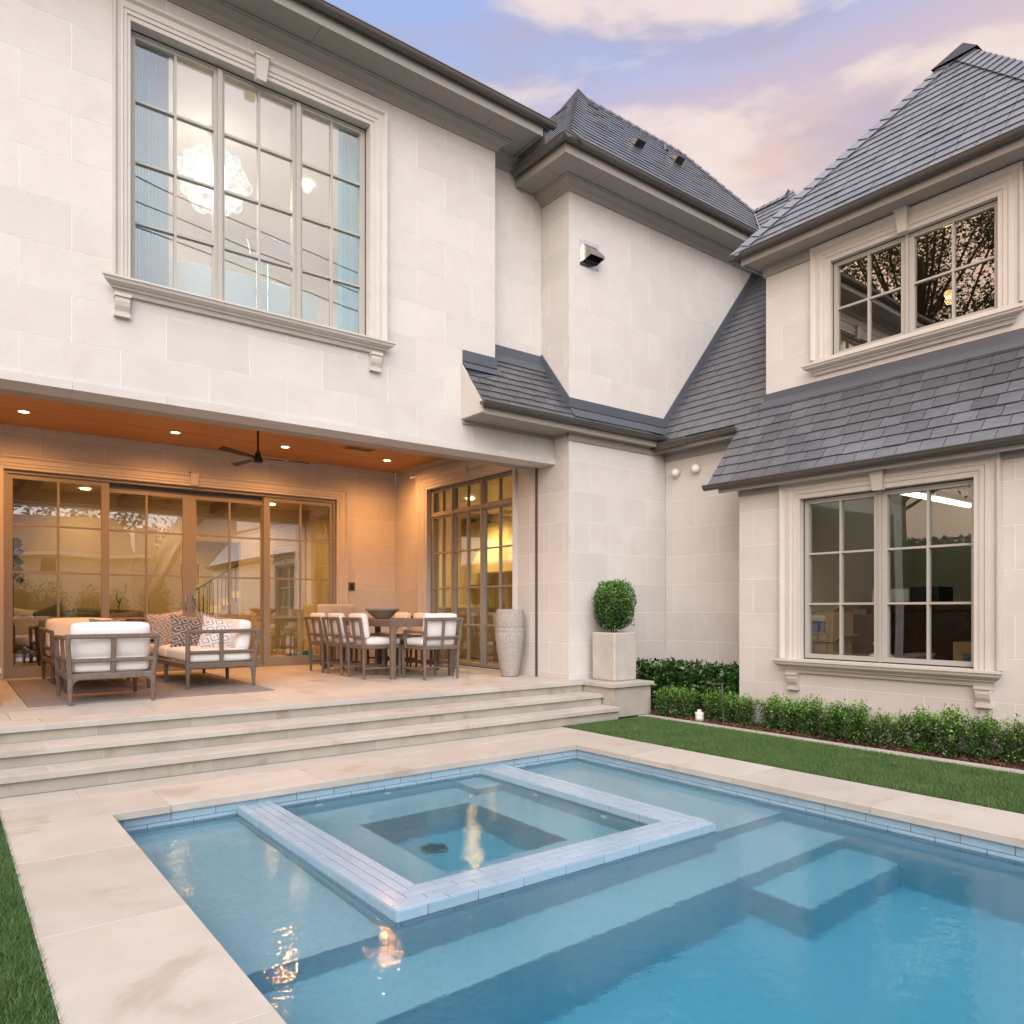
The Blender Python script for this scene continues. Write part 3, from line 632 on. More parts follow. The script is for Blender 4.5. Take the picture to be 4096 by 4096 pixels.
def keystone(parent, fr, ac, z0, z1, w0, w1, p0=.06, p1=.095):
    mb = MB(); q = lambda p, z, w: [fr.pt(ac - w / 2, z, 0.0), fr.pt(ac + w / 2, z, 0.0), fr.pt(ac + w / 2, z, p), fr.pt(ac - w / 2, z, p)]
    mb.hexa(q(p0, z0, w0), q(p1, z1, w1)); mb.fbox(fr, ac - w1 / 2 - .01, ac + w1 / 2 + .01, z1, z1 + .02, 0, p1 + .012)
    return mb.build('keystone', M['stone_trim'], parent)
def window(owner, fr, op, sashes, depth=.12, glass='glass', m='win', sash_w=.045, name='window', mt=.022):
    """op opening; sashes list of dict(a0,a1,u0,u1,cols,rows (fractions list)); panes are separate sub-parts"""
    a0, a1, u0, u1 = op
    w = MB()
    t = .035; q0, q1 = -depth - .05, -depth + .035
    w.fbox(fr, a0 - .012, a0 + t, u0, u1, q0, q1); w.fbox(fr, a1 - t, a1 + .012, u0, u1, q0, q1); w.fbox(fr, a0 + t, a1 - t, u1 - t, u1, q0, q1); w.fbox(fr, a0 + t, a1 - t, u0, u0 + t, q0, q1)
    win = w.build(name, M[m], owner)
    gk = MB(); e_ = q1 + .002
    for r_ in ((a0 + .004, a0 + .016, u0, u1), (a1 - .016, a1 - .004, u0, u1), (a0 + .016, a1 - .016, u1 - .016, u1 - .004), (a0 + .016, a1 - .016, u0 + .004, u0 + .016)): gk.fbox(fr, *r_, q1 - .01, e_)
    gk.build('gap_shade', M['black'], win)  # black ring puts in the shade of the gap around the frame
    for s in sashes:
        b0, b1, v0, v1 = s['r']; sw = s.get('w', sash_w); f = MB(); r0, r1 = q0 + .008, q1 - .008 + s.get('out', 0)
        f.fbox(fr, b0, b0 + sw, v0, v1, r0, r1); f.fbox(fr, b1 - sw, b1, v0, v1, r0, r1)
        bw = s.get('bw', sw); f.fbox(fr, b0 + sw, b1 - sw, v1 - sw, v1, r0, r1); f.fbox(fr, b0 + sw, b1 - sw, v0, v0 + bw, r0, r1)
        c, r = s['cols'], s['rows']; g0, g1, h0, h1 = b0 + sw, b1 - sw, v0 + bw, v1 - sw; pc = (r0 + r1) / 2
        for k in range(1, c): x = g0 + (g1 - g0) * k / c; f.fbox(fr, x - mt / 2, x + mt / 2, h0, h1, r0 + .01, r1 - .006)
        for k in range(1, r): z = h0 + (h1 - h0) * k / r; f.fbox(fr, g0, g1, z - mt / 2, z + mt / 2, r0 + .011, r1 - .007)
        f.build('sash', M[m], win)
        for i in range(c):
            for k in range(r):
                x0, x1 = g0 + (g1 - g0) * i / c, g0 + (g1 - g0) * (i + 1) / c; z0, z1 = h0 + (h1 - h0) * k / r, h0 + (h1 - h0) * (k + 1) / r
                MB().fbox(fr, x0 + .004, x1 - .004, z0 + .004, z1 - .004, pc - .004, pc + .002).build('pane', M[glass], win)
    return win
# big upper window
f = FY(7.55)
u_trim(house, f, MWIN, prof_scale(.19), sides=(.75, 1))
window(house, f, MWIN, [dict(r=(1.415, 2.18, 4.365, 6.705), cols=2, rows=4, w=.03), dict(r=(2.225, 2.985, 4.365, 6.705), cols=2, rows=4, w=.03), dict(r=(3.03, 3.765, 4.365, 6.705), cols=2, rows=4, w=.03)], depth=.13, glass='glass_sky')
mm = MB(); mm.fbox(f, 2.18, 2.225, 4.365, 6.705, -.17, -.07); mm.fbox(f, 2.985, 3.03, 4.365, 6.705, -.17, -.07); mm.build('mullion', M['win'], house)
sill(house, f, 1.13, 4.05, 4.33, .13); bracket(house, f, 1.31, 4.20); bracket(house, f, 3.85, 4.20)
keystone(house, f, 2.57, 6.68, 6.90, .10, .13)
# kitchen window in the patio side wall
f = Fr((6.50, 0, 0), (0, 1, 0), (0, 0, 1), (-1, 0, 0))
u_trim(house, f, KWIN, prof_scale(.22)[:-1] + [(.32, .05), (.325, 0)], sides=(.28, 1))
ks = []
for a, b in ((8.50, 9.30), (9.34, 10.12), (10.16, 10.76)): ks += [dict(r=(a, b, .49, 2.885), cols=2, rows=4, w=.03), dict(r=(a, b, 2.93, 3.33), cols=2, rows=1, w=.03)]
ks = []
for a, b in ((8.465, 9.30), (9.335, 10.115), (10.15, 10.765)): ks += [dict(r=(a, b, .485, 2.89), cols=2, rows=4, w=.03), dict(r=(a, b, 2.93, 3.325), cols=2, rows=1, w=.03)]
window(house, f, KWIN, ks, depth=.10, m='door')
mm = MB(); mm.fbox(f, 9.30, 9.335, .485, 3.325, -.15, -.05); mm.fbox(f, 10.115, 10.15, .485, 3.325, -.15, -.05); mm.fbox(f, 8.465, 10.765, 2.89, 2.93, -.148, -.052); mm.build('mullion', M['door'], house)
keystone(house, f, 9.60, 3.40, 3.60, .12, .15, .05, .08)
# sliding doors
f = FY(11.90)
u_trim(house, f, DWIN, prof_scale(.175), 'door_trim'); keystone(house, f, 3.05, 3.22, 3.40, .10, .12)
df = MB(); df.fbox(f, .667, .71, T, 3.207, -.199, -.03); df.fbox(f, 5.32, 5.363, T, 3.207, -.199, -.03); df.fbox(f, .71, 5.32, 3.165, 3.207, -.199, -.03); df.fbox(f, .71, 5.32, T, T + .03, -.2, -.05)
df.build('door_frame', M['door'], house)
MB().box(.70, 5.33, 11.955, 12.0, T + .001, T + .022).build('door_gap_shade', M['black'], house)  # black strip standing for the shaded gap under the doors
df = MB(); df.fbox(f, 1.92, 4.13, 3.09, 3.165, -.19, -.12); df.build('door_track_cover', M['flash'], house)
for i, (a, b, q, gl, gr) in enumerate(((.71, 1.92, -.06, .06, .10), (1.90, 3.03, -.13, .02, .10), (3.03, 4.15, -.13, .09, .02), (4.14, 5.32, -.06, .10, .05))):
    mb = MB(); p0, p1 = q - .05, q; z0, z1 = T + .03, 3.165 if i in (0, 3) else 3.10
    g0, g1, h0, h1 = a + gl, b - gr, .575, z1 - .065
    mb.fbox(f, a, g0, z0, z1, p0, p1); mb.fbox(f, g1, b, z0, z1, p0, p1); mb.fbox(f, g0, g1, h1, z1, p0, p1); mb.fbox(f, g0, g1, z0, h0, p0, p1)
    xm = (g0 + g1) / 2; mb.fbox(f, xm - .014, xm + .014, h0, h1, p0 + .008, p1 - .006)
    zr = [1.215, 1.845, 2.485]
    for z in zr: mb.fbox(f, g0, g1, z - .013, z + .013, p0 + .009, p1 - .007)
    dr = mb.build('sliding_door', M['door'], house)
    lv = [h0] + zr + [h1]
    for x0, x1 in ((g0, xm), (xm, g1)):
        for z0, z1 in zip(lv, lv[1:]): MB().fbox(f, x0 + .01, x1 - .01, z0 + .01, z1 - .01, q - .028, q - .022).build('pane', M['glass_door'], dr)
    if i in (1, 2):
        x = 2.975 if i == 1 else 3.075; sg = -1 if i == 1 else 1; hm = MB(); yb = 11.90 - q
        hm.tube([(x, yb - .004, 1.56), (x, yb - .05, 1.545), (x + sg * .022, yb - .06, 1.50), (x + sg * .026, yb - .06, 1.42), (x + sg * .006, yb - .055, 1.36), (x, yb - .004, 1.335)], .011, 8)
        hm.box(x - .015, x + .015, yb - .008, yb, 1.32, 1.58); hm.build('handle', M['steel'], dr, smooth=True)
# wing windows
f = FX(7.62)
u_trim(wing, f, LW, prof_scale(.23)); sill(wing, f, 2.59, 4.91, .79, .15); bracket(wing, f, 4.71, .645); bracket(wing, f, 2.785, .645)
window(wing, f, LW, [dict(r=(3.795, 4.635, .80, 2.57), cols=2, rows=3, w=.052), dict(r=(2.875, 3.765, .80, 2.57), cols=2, rows=3, w=.052)], depth=.10, glass='glass_wing')
mm = MB(); mm.fbox(f, 3.767, 3.793, .80, 2.57, -.14, -.055); mm.build('mullion', M['win'], wing)
keystone(wing, f, 3.75, 2.56, 2.73, .10, .13)
f = FX(8.38)
u_trim(wing, f, UW, prof_scale(.23)); sill(wing, f, 2.67, 5.01, 4.275, .12)
window(wing, f, UW, [dict(r=(3.865, 4.705, 4.35, 5.465), cols=2, rows=2, w=.052), dict(r=(2.945, 3.83, 4.35, 5.465), cols=2, rows=2, w=.052)], depth=.08, glass='glass_dark')
mm = MB(); mm.fbox(f, 3.832, 3.863, 4.35, 5.465, -.12, -.035); mm.build('mullion', M['win'], wing)
MB().fbox(f, 2.70, 4.95, 4.27, 4.34, -.12, .045).build('window_apron', M['stone_trim'], wing)
keystone(wing, f, 3.85, 5.46, 5.69, .10, .13, .07, .11)
# ---------------------------------------------------------------- eaves
def gutter(parent, o, out, vec, r=.062, endcap=True):
    """half-round gutter; o = back top edge, out = outward unit, vec = run"""
    o, out, vec = Vector(o), Vector(out), Vector(vec); c = o + out * r; n = 14; Z = Vector((0, 0, 1))
    outer = [c - out * (r * math.cos(math.pi * k / n)) - Z * (r * math.sin(math.pi * k / n)) for k in range(n + 1)]
    inner = [c - out * ((r - .006) * math.cos(math.pi * k / n)) - Z * ((r - .006) * math.sin(math.pi * k / n)) for k in range(n, -1, -1)]
    mb = MB().prism(outer + inner, vec)
    e = c + out * r; mb.tube([e + Z * .002, e + vec + Z * .002], .0095, 8)
    if endcap:
        for q in (Vector((0, 0, 0)), vec): d = vec.normalized() * .003; mb.prism([p + q - d for p in outer], d * 2)
    return mb.build('gutter', M['gutter'], parent, smooth=True)
CROWN = lambda z0, z1, pj: [(0, z0), (.018, z0), (.022, z0 + .012), (.035, z0 + .02), (.05, z0 + (z1 - z0) * .45), (pj - .045, z1 - .05), (pj - .02, z1 - .035), (pj - .015, z1 - .018), (pj, z1 - .012), (pj, z1), (0, z1)]
# main house eave
run(house, FY(7.55), -1.03, 5.53 + .15, CROWN(7.085, 7.225, .15), 'cornice', 'paint', (False, True))
run(house, FY(7.80), 5.53, 6.2, CROWN(7.085, 7.225, .15), 'cornice', 'paint', (False, False))
mb = MB(); x = -4.5; xs = [-1.33, .55, 3.05, 5.25, 5.90]
so = tag(MB().box(-1.33, 5.895, 7.115, 7.60, 7.235, 7.30).build('soffit_backing', M['slate_in'], house))
for a, b in zip(xs, xs[1:]): MB().slab(Fr((0, 0, 7.235), (1, 0, 0), (0, -1, 0), (0, 0, -1)), a + .0015, b - .0015, -7.80, -7.10, 0, .010, .002).build('soffit_panel', M['paint'], so)
MB().box(-1.33, 5.90, 7.08, 7.10, 7.20, 7.34).build('fascia', M['paint'], house)
MB().box(5.90, 5.92, 7.08, 7.80, 7.20, 7.32).build('fascia', M['paint'], house)
gutter(house, (-1.35, 7.078, 7.352), (0, -1, 0), (7.40, 0, 0), .055)
mr = MB(); mr.hexa([(-1.35, 7.09, 7.335), (6.05, 7.09, 7.335), (6.05, 14.0, 7.335), (-1.35, 14.0, 7.335)], [(-1.35, 7.09, 7.35), (6.05, 7.09, 7.35), (6.05, 14.0, 9.7), (-1.35, 14.0, 9.7)])
mr.build('roof', M['slate'], house)
# projecting bay eave
run(house, FY(7.25), 6.5 - .15, 10.95, CROWN(6.80, 6.935, .15), 'cornice', 'paint', (True, False))
run(house, Fr((6.50, 0, 0), (0, -1, 0), (0, 0, 1), (-1, 0, 0)), -7.80, -7.25 + .15, CROWN(6.80, 6.935, .15), 'cornice', 'paint', (False, True))
xs = [6.06, 6.75, 7.55, 9.1, 10.9]
sb = MB().box(6.06, 10.9, 6.82, 7.3, 6.945, 6.99).box(6.06, 6.56, 7.25, 7.79, 6.945, 6.99).build('soffit_backing', M['slate_in'], house)
dn = Fr((0, 0, 6.945), (1, 0, 0), (0, -1, 0), (0, 0, -1))
for a, b in zip(xs, xs[1:]): MB().slab(dn, a + .0015, b - .0015, -7.25, -6.815, 0, .010, .002).build('soffit_panel', M['paint'], sb)
MB().slab(dn, 6.0615, 6.52, -7.79, -7.253, 0, .010, .002).build('soffit_panel', M['paint'], sb)
MB().box(6.04, 10.4, 6.795, 6.815, 6.92, 7.055).build('fascia', M['paint'], house)
MB().box(6.04, 6.06, 6.815, 7.79, 6.92, 7.055).build('fascia', M['paint'], house)
gutter(house, (5.93, 6.793, 7.075), (0, -1, 0), (4.2, 0, 0), .057)
gutter(house, (6.04, 6.68, 7.075), (-1, 0, 0), (0, 1.06, 0), .057)
MB().box(5.925, 5.935, 7.05, 7.60, 7.10, 7.245).build('gutter_splash_plate', M['gutter'], house)
# ---------------------------------------------------------------- slate roofs
def slates(pcs, parent, fr, rng_u, umax, e=.16, w=.218, lift=.018, under=True, jit=.006):
    """rng_u(u) -> list of (aL, aR) at slope distance u"""
    k = 0
    while k * e < umax - .03:
        u0 = k * e - .012; u1 = min(u0 + e * 1.22, umax); ra, rb = rng_u(max(0, k * e) + .002), rng_u(min(k * e + e, umax - .001))
        for i, (L0, R0) in enumerate(ra):
            L1, R1 = rb[i] if i < len(rb) else (L0, R0)
            a = L0 - (w / 2 if k % 2 else 0) - R_.random() * .012
            while a < R0 - .01:
                b = a + w + R_.uniform(-.012, .012)
                lo0, lo1 = max(a, L0), min(b, R0); hi0, hi1 = max(a, min(L1, R1)), min(b, max(R1, L1))
                if lo1 - lo0 > .02:
                    if hi1 - hi0 < .004: hi0 = hi1 = min(max((a + b) / 2, min(L1, R1)), max(L1, R1)); hi0 -= .002; hi1 += .002
                    hi0 = max(hi0, lo0 - .25); g_ = .003; j = R_.uniform(-jit, jit); tl = R_.uniform(-.003, .003); lf = lift + (R_.random() ** 6) * .004
                    th = .008
                    q = [fr.pt(lo0 + g_, u0 + j, lf), fr.pt(lo1 - g_, u0 + j + tl, lf), fr.pt(hi1 - g_, u1, .005), fr.pt(hi0 + g_, u1, .005)]
                    p = [v - fr.N * th for v in q]
                    pcs.add(MB().hexa(p, q), parent)
                a = b
        k += 1
def caps(pcs, parent, fr, p0, p1, side, w=.17, e=.17, lift=.03):
    """hip caps lying on a plane along the line p0->p1 (a,u); side +1: the cap body lies toward +a"""
    p0, p1 = Vector(p0), Vector(p1); L = (p1 - p0).length; t = (p1 - p0) / L; nn = Vector((t.y, -t.x)) * side; k = 0
    while k * e < L - .02:
        s0 = k * e - .01; s1 = min(s0 + e * 1.18, L); A = p0 + t * s0 - nn * .012; B = p0 + t * s0 + nn * w; C = p0 + t * s1 + nn * w; D = p0 + t * s1 - nn * .012
        q = [fr.pt(A.x, A.y, lift + .010), fr.pt(B.x, B.y, lift + .004), fr.pt(C.x, C.y, lift - .008), fr.pt(D.x, D.y, lift - .006)]
        pcs.add(MB().hexa([v - fr.N * .008 for v in q], q), parent); k += 1
ws = Pieces('slate', wing, M['slate'], 300); hs = Pieces('slate', house, M['slate'], 300)
# lower wing roof
SL = 1.252; cph = 1 / math.sqrt(1 + SL * SL)
fr = Fr((7.47, 0, 2.862), (0, 1, 0), (1, 0, SL), (-SL, 0, 1))
und = MB().poly([fr.pt(-3, 0), fr.pt(5.77, 0), fr.pt(5.77, .87 / cph), fr.pt(-3, .87 / cph)])
und.prism([fr.pt(5.58, .6 / cph, -.002), fr.pt(7.24, .65 / cph, -.002), fr.pt(7.24, 3.3 / cph, -.002), fr.pt(5.58, 3.3 / cph, -.002)], (0, 0, -.02))
und.prism([fr.pt(5.76, 0, -.004), fr.pt(5.76, 1.06, -.004), fr.pt(5.76, 1.06, -.05), fr.pt(5.76, 0, -.03)], (0, .012, 0))
lr = und.build('lower_roof', M['slate_in'], wing)
def rr(u):
    x = 7.47 + u * cph
    if x < 8.12: return [(-3, 5.79)]
    if x < 8.33: return [(-3, 7.24)]
    return [(5.585, 7.24)]
slates(ws, lr, fr, rr, 3.2 / cph)
gutter(wing, (7.46, -3, 2.842), (-1, 0, 0), (0, 8.78, 0), .055)
MB().box(7.455, 7.475, -3, 5.62, 2.745, 2.85).build('fascia', M['paint'], wing)
MB().box(7.47, 7.62, -3, 5.60, 2.772, 2.80).build('soffit_panel', M['paint'], wing)
run(wing, FX(7.62), -3, 5.44, [(0, 2.70), (.025, 2.70), (.025, 2.772), (0, 2.772)], 'frieze_board', 'paint', (False, False))
# recess eave
gutter(wing, (8.125, 5.80, 3.665), (-1, 0, 0), (0, 1.36, 0), .05)
MB().box(8.125, 8.145, 5.62, 7.24, 3.57, 3.665).build('fascia', M['paint'], wing)
MB().box(8.14, 8.38, 5.62, 7.24, 3.60, 3.62).build('soffit_panel', M['paint'], wing)
run(wing, FX(8.38), 5.44, 7.24, [(0, 3.485), (.025, 3.485), (.025, 3.60), (0, 3.60)], 'frieze_board', 'paint', (False, False))
MB().box(8.04, 8.048, 6.60, 7.22, 3.60, 3.70).build('gutter_splash_plate', M['gutter'], wing)
# flashings on the wing
MB().box(8.35, 8.379, -3, 5.585, 3.985, 4.085).build('wall_flashing', M['flash'], wing)
MB().fbox(fr, -3, 5.62, .805 / cph, .90 / cph, .012, .022).build('apron_flashing', M['flash'], wing)
fl = MB(); s_ = [(8.40 - .02, 4.03), (8.32, 4.12), (10.55, 6.92), (10.62, 6.82)]
fl = MB().prism([(8.36, 7.247, 3.945), (8.30, 7.247, 4.07), (10.52, 7.247, 6.86), (10.66, 7.247, 6.86)], (0, -.02, 0)); fl.build('step_flashing', M['flash'], wing)
# upper wing eave
MB().box(8.06, 12, -3, 5.715, 5.71, 5.74).build('soffit', M['paint'], wing)
MB().box(8.045, 8.065, -3, 5.72, 5.69, 5.80).build('fascia', M['paint'], wing)
run(wing, FX(8.38), -3, 5.59, [(0, 5.585), (.028, 5.585), (.028, 5.71), (0, 5.71)], 'frieze_board', 'paint', (False, False))
MB().box(8.36, 12, 5.585, 5.61, 5.585, 5.71).build('frieze_board', M['paint'], wing)
MB().box(8.06, 10.5, 5.70, 5.72, 5.69, 5.80).build('fascia', M['paint'], wing)
gutter(wing, (8.045, -3, 5.815), (-1, 0, 0), (0, 8.84, 0), .057)
gutter(wing, (7.95, 5.72, 5.815), (0, 1, 0), (2.5, 0, 0), .057)
# upper wing roof: pyramid
S2 = 1.225; c2 = 1 / math.sqrt(1 + S2 * S2); ax, ay, az = 7.975 + 1.935, 3.865, 5.815 + 1.935 * S2
cs = [(7.975, 5.80), (7.975, 1.93), (11.845, 1.93), (11.845, 5.80)]
und = MB()
for k in range(4): a, b = cs[k], cs[(k + 1) % 4]; und.poly([(a[0], a[1], 5.815), (b[0], b[1], 5.815), (ax, ay, az - .002)])
und.poly([(c[0], c[1], 5.815) for c in cs]); ur = und.build('upper_roof', M['slate_in'], wing)
fr = Fr((7.975, 0, 5.818), (0, 1, 0), (1, 0, S2), (-S2, 0, 1))
UM = 1.935 / c2
slates(ws, ur, fr, lambda u: [(1.93 + u * c2, 5.80 - u * c2)], UM)
caps(ws, ur, fr, (5.80, 0), (ay, UM), -1); caps(ws, ur, fr, (1.93, 0), (ay, UM), 1)
frn = Fr((0, 5.80, 5.818), (1, 0, 0), (0, -1, S2), (0, S2, 1))
slates(ws, ur, frn, lambda u: [(7.975 + u * c2, 11.845 - u * c2)], UM)
caps(ws, ur, frn, (7.975, 0), (ax, UM), 1)
# low roof stub over the near end of the wing
MB().hexa([(7.98, -3, 5.81), (12, -3, 5.81), (12, 1.95, 5.81), (7.98, 1.95, 5.81)], [(8.1, -3, 5.95), (12, -3, 5.95), (12, 1.9, 5.95), (8.1, 1.9, 5.95)]).build('roof', M['slate'], wing)
MB().add([(ax - .26, ay + .26, az - .22), (ax - .26, ay - .26, az - .22), (ax + .26, ay - .26, az - .22), (ax + .26, ay + .26, az - .22), (ax, ay, az + .085)], [(0, 1, 4), (1, 2, 4), (2, 3, 4), (3, 0, 4)]).build('apex_cap', M['copper'], wing)
# bay roof
S3 = 1.30; c3 = 1 / math.sqrt(1 + S3 * S3)
und = MB()
und.poly([(6.06, 6.73, 7.07), (10.03, 6.77, 7.12), (10.8, 7.42, 7.97), (9.95, 8.25, 9.046), (7.58, 8.25, 9.046)])
und.poly([(6.06, 6.73, 7.07), (7.58, 8.25, 9.046), (7.58, 11, 9.046), (6.06, 11, 7.07)])
und.poly([(7.58, 8.25, 9.046), (9.95, 8.25, 9.046), (9.95, 11, 8.9), (7.58, 11, 8.9)])
und.poly([(9.95, 8.25, 9.046), (10.8, 7.42, 7.97), (12.0, 9.0, 7.0), (9.95, 11, 8.9)])
und.poly([(6.06, 6.73, 7.06), (10.9, 6.73, 7.06), (10.9, 11, 7.06), (6.06, 11, 7.06)])
br = und.build('bay_roof', M['slate_in'], house)
fr = Fr((0, 6.73, 7.072), (1, 0, 0), (0, 1, S3), (0, -S3, 1))
def rb(u):
    y = u * c3; L = 6.06 + y
    R = 10.03 + (y - .04) * 1.185 if y < .69 else 10.8 - (y - .69) * 1.024
    return [(L, R)]
slates(hs, br, fr, rb, 1.52 / c3, e=.145, w=.21)
caps(hs, br, fr, (6.06, 0), (7.58, 1.52 / c3), 1, .16); caps(hs, br, fr, (10.8, .69 / c3), (9.95, 1.52 / c3), -1, .14)
caps(hs, br, fr, (7.62, 1.52 / c3), (9.95, 1.52 / c3), 1, .10, .2)
fr = Fr((6.06, 0, 7.072), (0, 1, 0), (1, 0, S3), (-S3, 0, 1))
slates(hs, br, fr, lambda u: [(6.73 + u * c3, 9.6)], 1.52 / c3, e=.145, w=.21)
caps(hs, br, fr, (6.73, 0), (8.25, 1.52 / c3), 1, .16)
MB().add([(7.36, 8.03, 8.80), (7.80, 8.03, 8.80), (7.80, 8.5, 8.80), (7.36, 8.5, 8.80), (7.60, 8.27, 9.17)], [(0, 1, 4), (1, 2, 4), (2, 3, 4), (3, 0, 4)]).build('apex_cap', M['copper'], house)
# small roof behind the valley
fr = Fr((10.03, 0, 6.97), (0, 1, 0), (1, 0, S3), (-S3, 0, 1))
b2 = MB().poly([(10.03, 6.77, 6.99), (10.85, 7.46, 8.03), (10.85, 6.85, 8.03), (10.03, 6.0, 6.97)])
b2.poly([(10.85, 7.46, 8.03), (11.7, 7.46, 6.97), (11.7, 6.0, 6.97), (10.85, 6.85, 8.03)]); b2.poly([(10.85, 6.85, 8.03), (10.03, 6.0, 6.97), (11.7, 6.0, 6.97)])
b2 = b2.build('valley_roof', M['slate_in'], house)
slates(hs, b2, fr, lambda u: [(6.03 + u * c3 * 1.02, 6.77 + u * c3 * .84)], .80 / c3, e=.14, w=.2)
caps(hs, b2, fr, (6.85, .75 / c3), (7.44, .75 / c3), -1, .10, .13, .03); caps(hs, b2, fr, (6.02, 0), (6.84, .8 / c3), -1, .12, .13)
MB().tube([(10.03, 6.77, 7.14), (10.8, 7.42, 8.0)], .012, 6).build('valley_flashing', M['steel'], house)
MB().add([(10.72, 6.80, 7.98), (10.72, 6.68, 7.86), (11.0, 6.68, 7.86), (11.0, 6.80, 7.98), (10.87, 6.83, 8.14)], [(0, 1, 4), (1, 2, 4), (2, 3, 4), (3, 0, 4)]).build('apex_cap', M['copper'], house)
# little lean-to roof between the volumes
S4 = 1.25; c4 = 1 / math.sqrt(1 + S4 * S4)
fr = Fr((0, 7.085, 3.764), (1, 0, 0), (0, 1, S4), (0, -S4, 1))
und = MB().prism([(5.035, 7.08, 3.755), (5.035, 7.545, 4.337), (5.035, 7.545, 3.655), (5.035, 7.13, 3.655)], (.02, 0, 0))
und.poly([fr.pt(5.035, 0, -.002), fr.pt(8.18, 0, -.002), fr.pt(8.18, .165 / c4, -.002), fr.pt(5.035, .165 / c4, -.002)])
und.poly([fr.pt(5.035, .165 / c4, -.002), fr.pt(6.5, .165 / c4, -.002), fr.pt(6.5, .465 / c4, -.002), fr.pt(5.035, .465 / c4, -.002)])
und.poly([fr.pt(5.53, .46 / c4, -.002), fr.pt(6.5, .46 / c4, -.002), fr.pt(6.5, .72 / c4, -.002), fr.pt(5.53, .72 / c4, -.002)])
sr = und.build('small_roof', M['slate_in'], house)
def r4(u):
    y = u * c4 + 7.085
    return [(5.02, 8.16)] if y < 7.13 else ([(5.02, 6.50)] if y < 7.46 else [(5.54, 6.5)])
slates(hs, sr, fr, r4, .66 / c4, e=.125, w=.215)
MB().box(5.035, 5.06, 7.09, 7.545, 3.65, 3.66).hexa([(5.015, 7.10, 3.655), (5.035, 7.10, 3.655), (5.035, 7.545, 3.655), (5.015, 7.545, 3.655)], [(5.015, 7.085, 3.745), (5.035, 7.085, 3.745), (5.035, 7.545, 4.33), (5.015, 7.545, 4.33)]).build('cheek_board', M['stone_trim'], house)
MB().box(5.03, 8.10, 7.125, 7.545, 3.643, 3.655).build('soffit_panel', M['paint'], house)
MB().box(5.03, 8.13, 7.105, 7.125, 3.64, 3.75).build('fascia', M['paint'], house)
gutter(house, (4.98, 7.103, 3.762), (0, -1, 0), (3.22, 0, 0), .05)
run(house, FY(7.55), 5.03, 6.475, [(0, 3.60), (.03, 3.60), (.03, 3.643), (0, 3.643)], 'frieze_board', 'paint', (False, False))
run(house, FX(6.50), 7.22, 7.52, [(0, 3.60), (.03, 3.60), (.03, 3.643), (0, 3.643)], 'frieze_board', 'paint', (False, False))
run(house, FY(7.25), 6.47, 8.33, [(0, 3.55), (.02, 3.55), (.035, 3.60), (.035, 3.643), (0, 3.643)], 'frieze_board', 'paint', (False, False))
# its flashings
MB().box(5.035, 5.535, 7.525, 7.549, 4.36, 4.495).box(5.535, 5.545, 7.525, 7.799, 4.36, 4.60).build('wall_flashing', M['flash'], house)
MB().fbox(fr, 5.03, 5.60, .385 / c4, .455 / c4, .012, .022).build('apron_flashing', M['flash'], house)
MB().box(5.545, 6.48, 7.775, 7.799, 4.62, 4.775).build('wall_flashing', M['flash'], house)
MB().fbox(fr, 5.545, 6.48, .60 / c4, .70 / c4, .012, .022).build('apron_flashing', M['flash'], house)
MB().prism([(6.497, 7.79, 4.66), (6.497, 7.79, 4.81), (6.497, 7.235, 4.115), (6.497, 7.235, 3.965)], (-.022, 0, 0)).build('step_flashing', M['flash'], house)
MB().box(6.475, 8.41, 7.225, 7.249, 3.98, 4.105).build('wall_flashing', M['flash'], house)
MB().fbox(fr, 6.49, 8.28, .05 / c4, .15 / c4, .014, .024).build('apron_flashing', M['flash'], house)
ws.flush(); hs.flush(); hblocks.flush(); wblocks.flush()
# ---------------------------------------------------------------- vents and lamps fixed to the house
wv = thing('wall_vent', (6.86, 7.25, 5.9), 'shiny metal hooded vent high on the plain stone wall of the bay', 'wall vent')
MB().box(6.69, 7.03, 7.243, 7.249, 5.89, 6.24).build('back_plate', M['steel'], wv)
h = MB(); a, b = 6.735, 6.985; yb, yf = 7.243, 7.08
h.add([(a, yb, 6.19), (b, yb, 6.19), (a, yf, 6.02), (b, yf, 6.02), (a, yf, 5.985), (b, yf, 5.985), (a, yb, 5.95), (b, yb, 5.95)], [(0, 1, 3, 2), (2, 3, 5, 4), (0, 2, 4, 6), (1, 7, 5, 3)])
h.build('hood', mat('hood_metal', (.32, .31, .29), .3, metal=.9), wv)
MB().box(a + .03, b - .03, yb - .05, yb - .01, 5.96, 6.10).build('flap', M['black'], wv)
fr = Fr((0, 6.73, 7.072), (1, 0, 0), (0, 1, S3), (0, -S3, 1))
for x, y, lab in ((8.02, 7.50, 'metal roof vent on the bay roof nearer the gutter corner'), (9.16, 7.72, 'metal roof vent on the bay roof closer to the valley')):
    u = (y - 6.73) / c3; v = thing('roof_vent', fr.pt(x, u), lab, 'roof vent', 'roof vents on the bay roof')
    w_ = .085; m_ = MB(); m_.add([fr.pt(x - w_, u + .14, .02), fr.pt(x + w_, u + .14, .02), fr.pt(x - w_, u - .06, .12), fr.pt(x + w_, u - .06, .12), fr.pt(x - w_, u - .06, .02), fr.pt(x + w_, u - .06, .02)], [(0, 1, 3, 2), (0, 2, 4), (1, 5, 3)]); m_.build('hood', M['steel'], v)
    MB().add([fr.pt(x - w_, u - .058, .02), fr.pt(x + w_, u - .058, .02), fr.pt(x + w_, u - .058, .115), fr.pt(x - w_, u - .058, .115)], [(0, 1, 2, 3)]).build('opening', M['black'], v)
p = fr.pt(9.24, (8.0 - 6.73) / c3, 0)
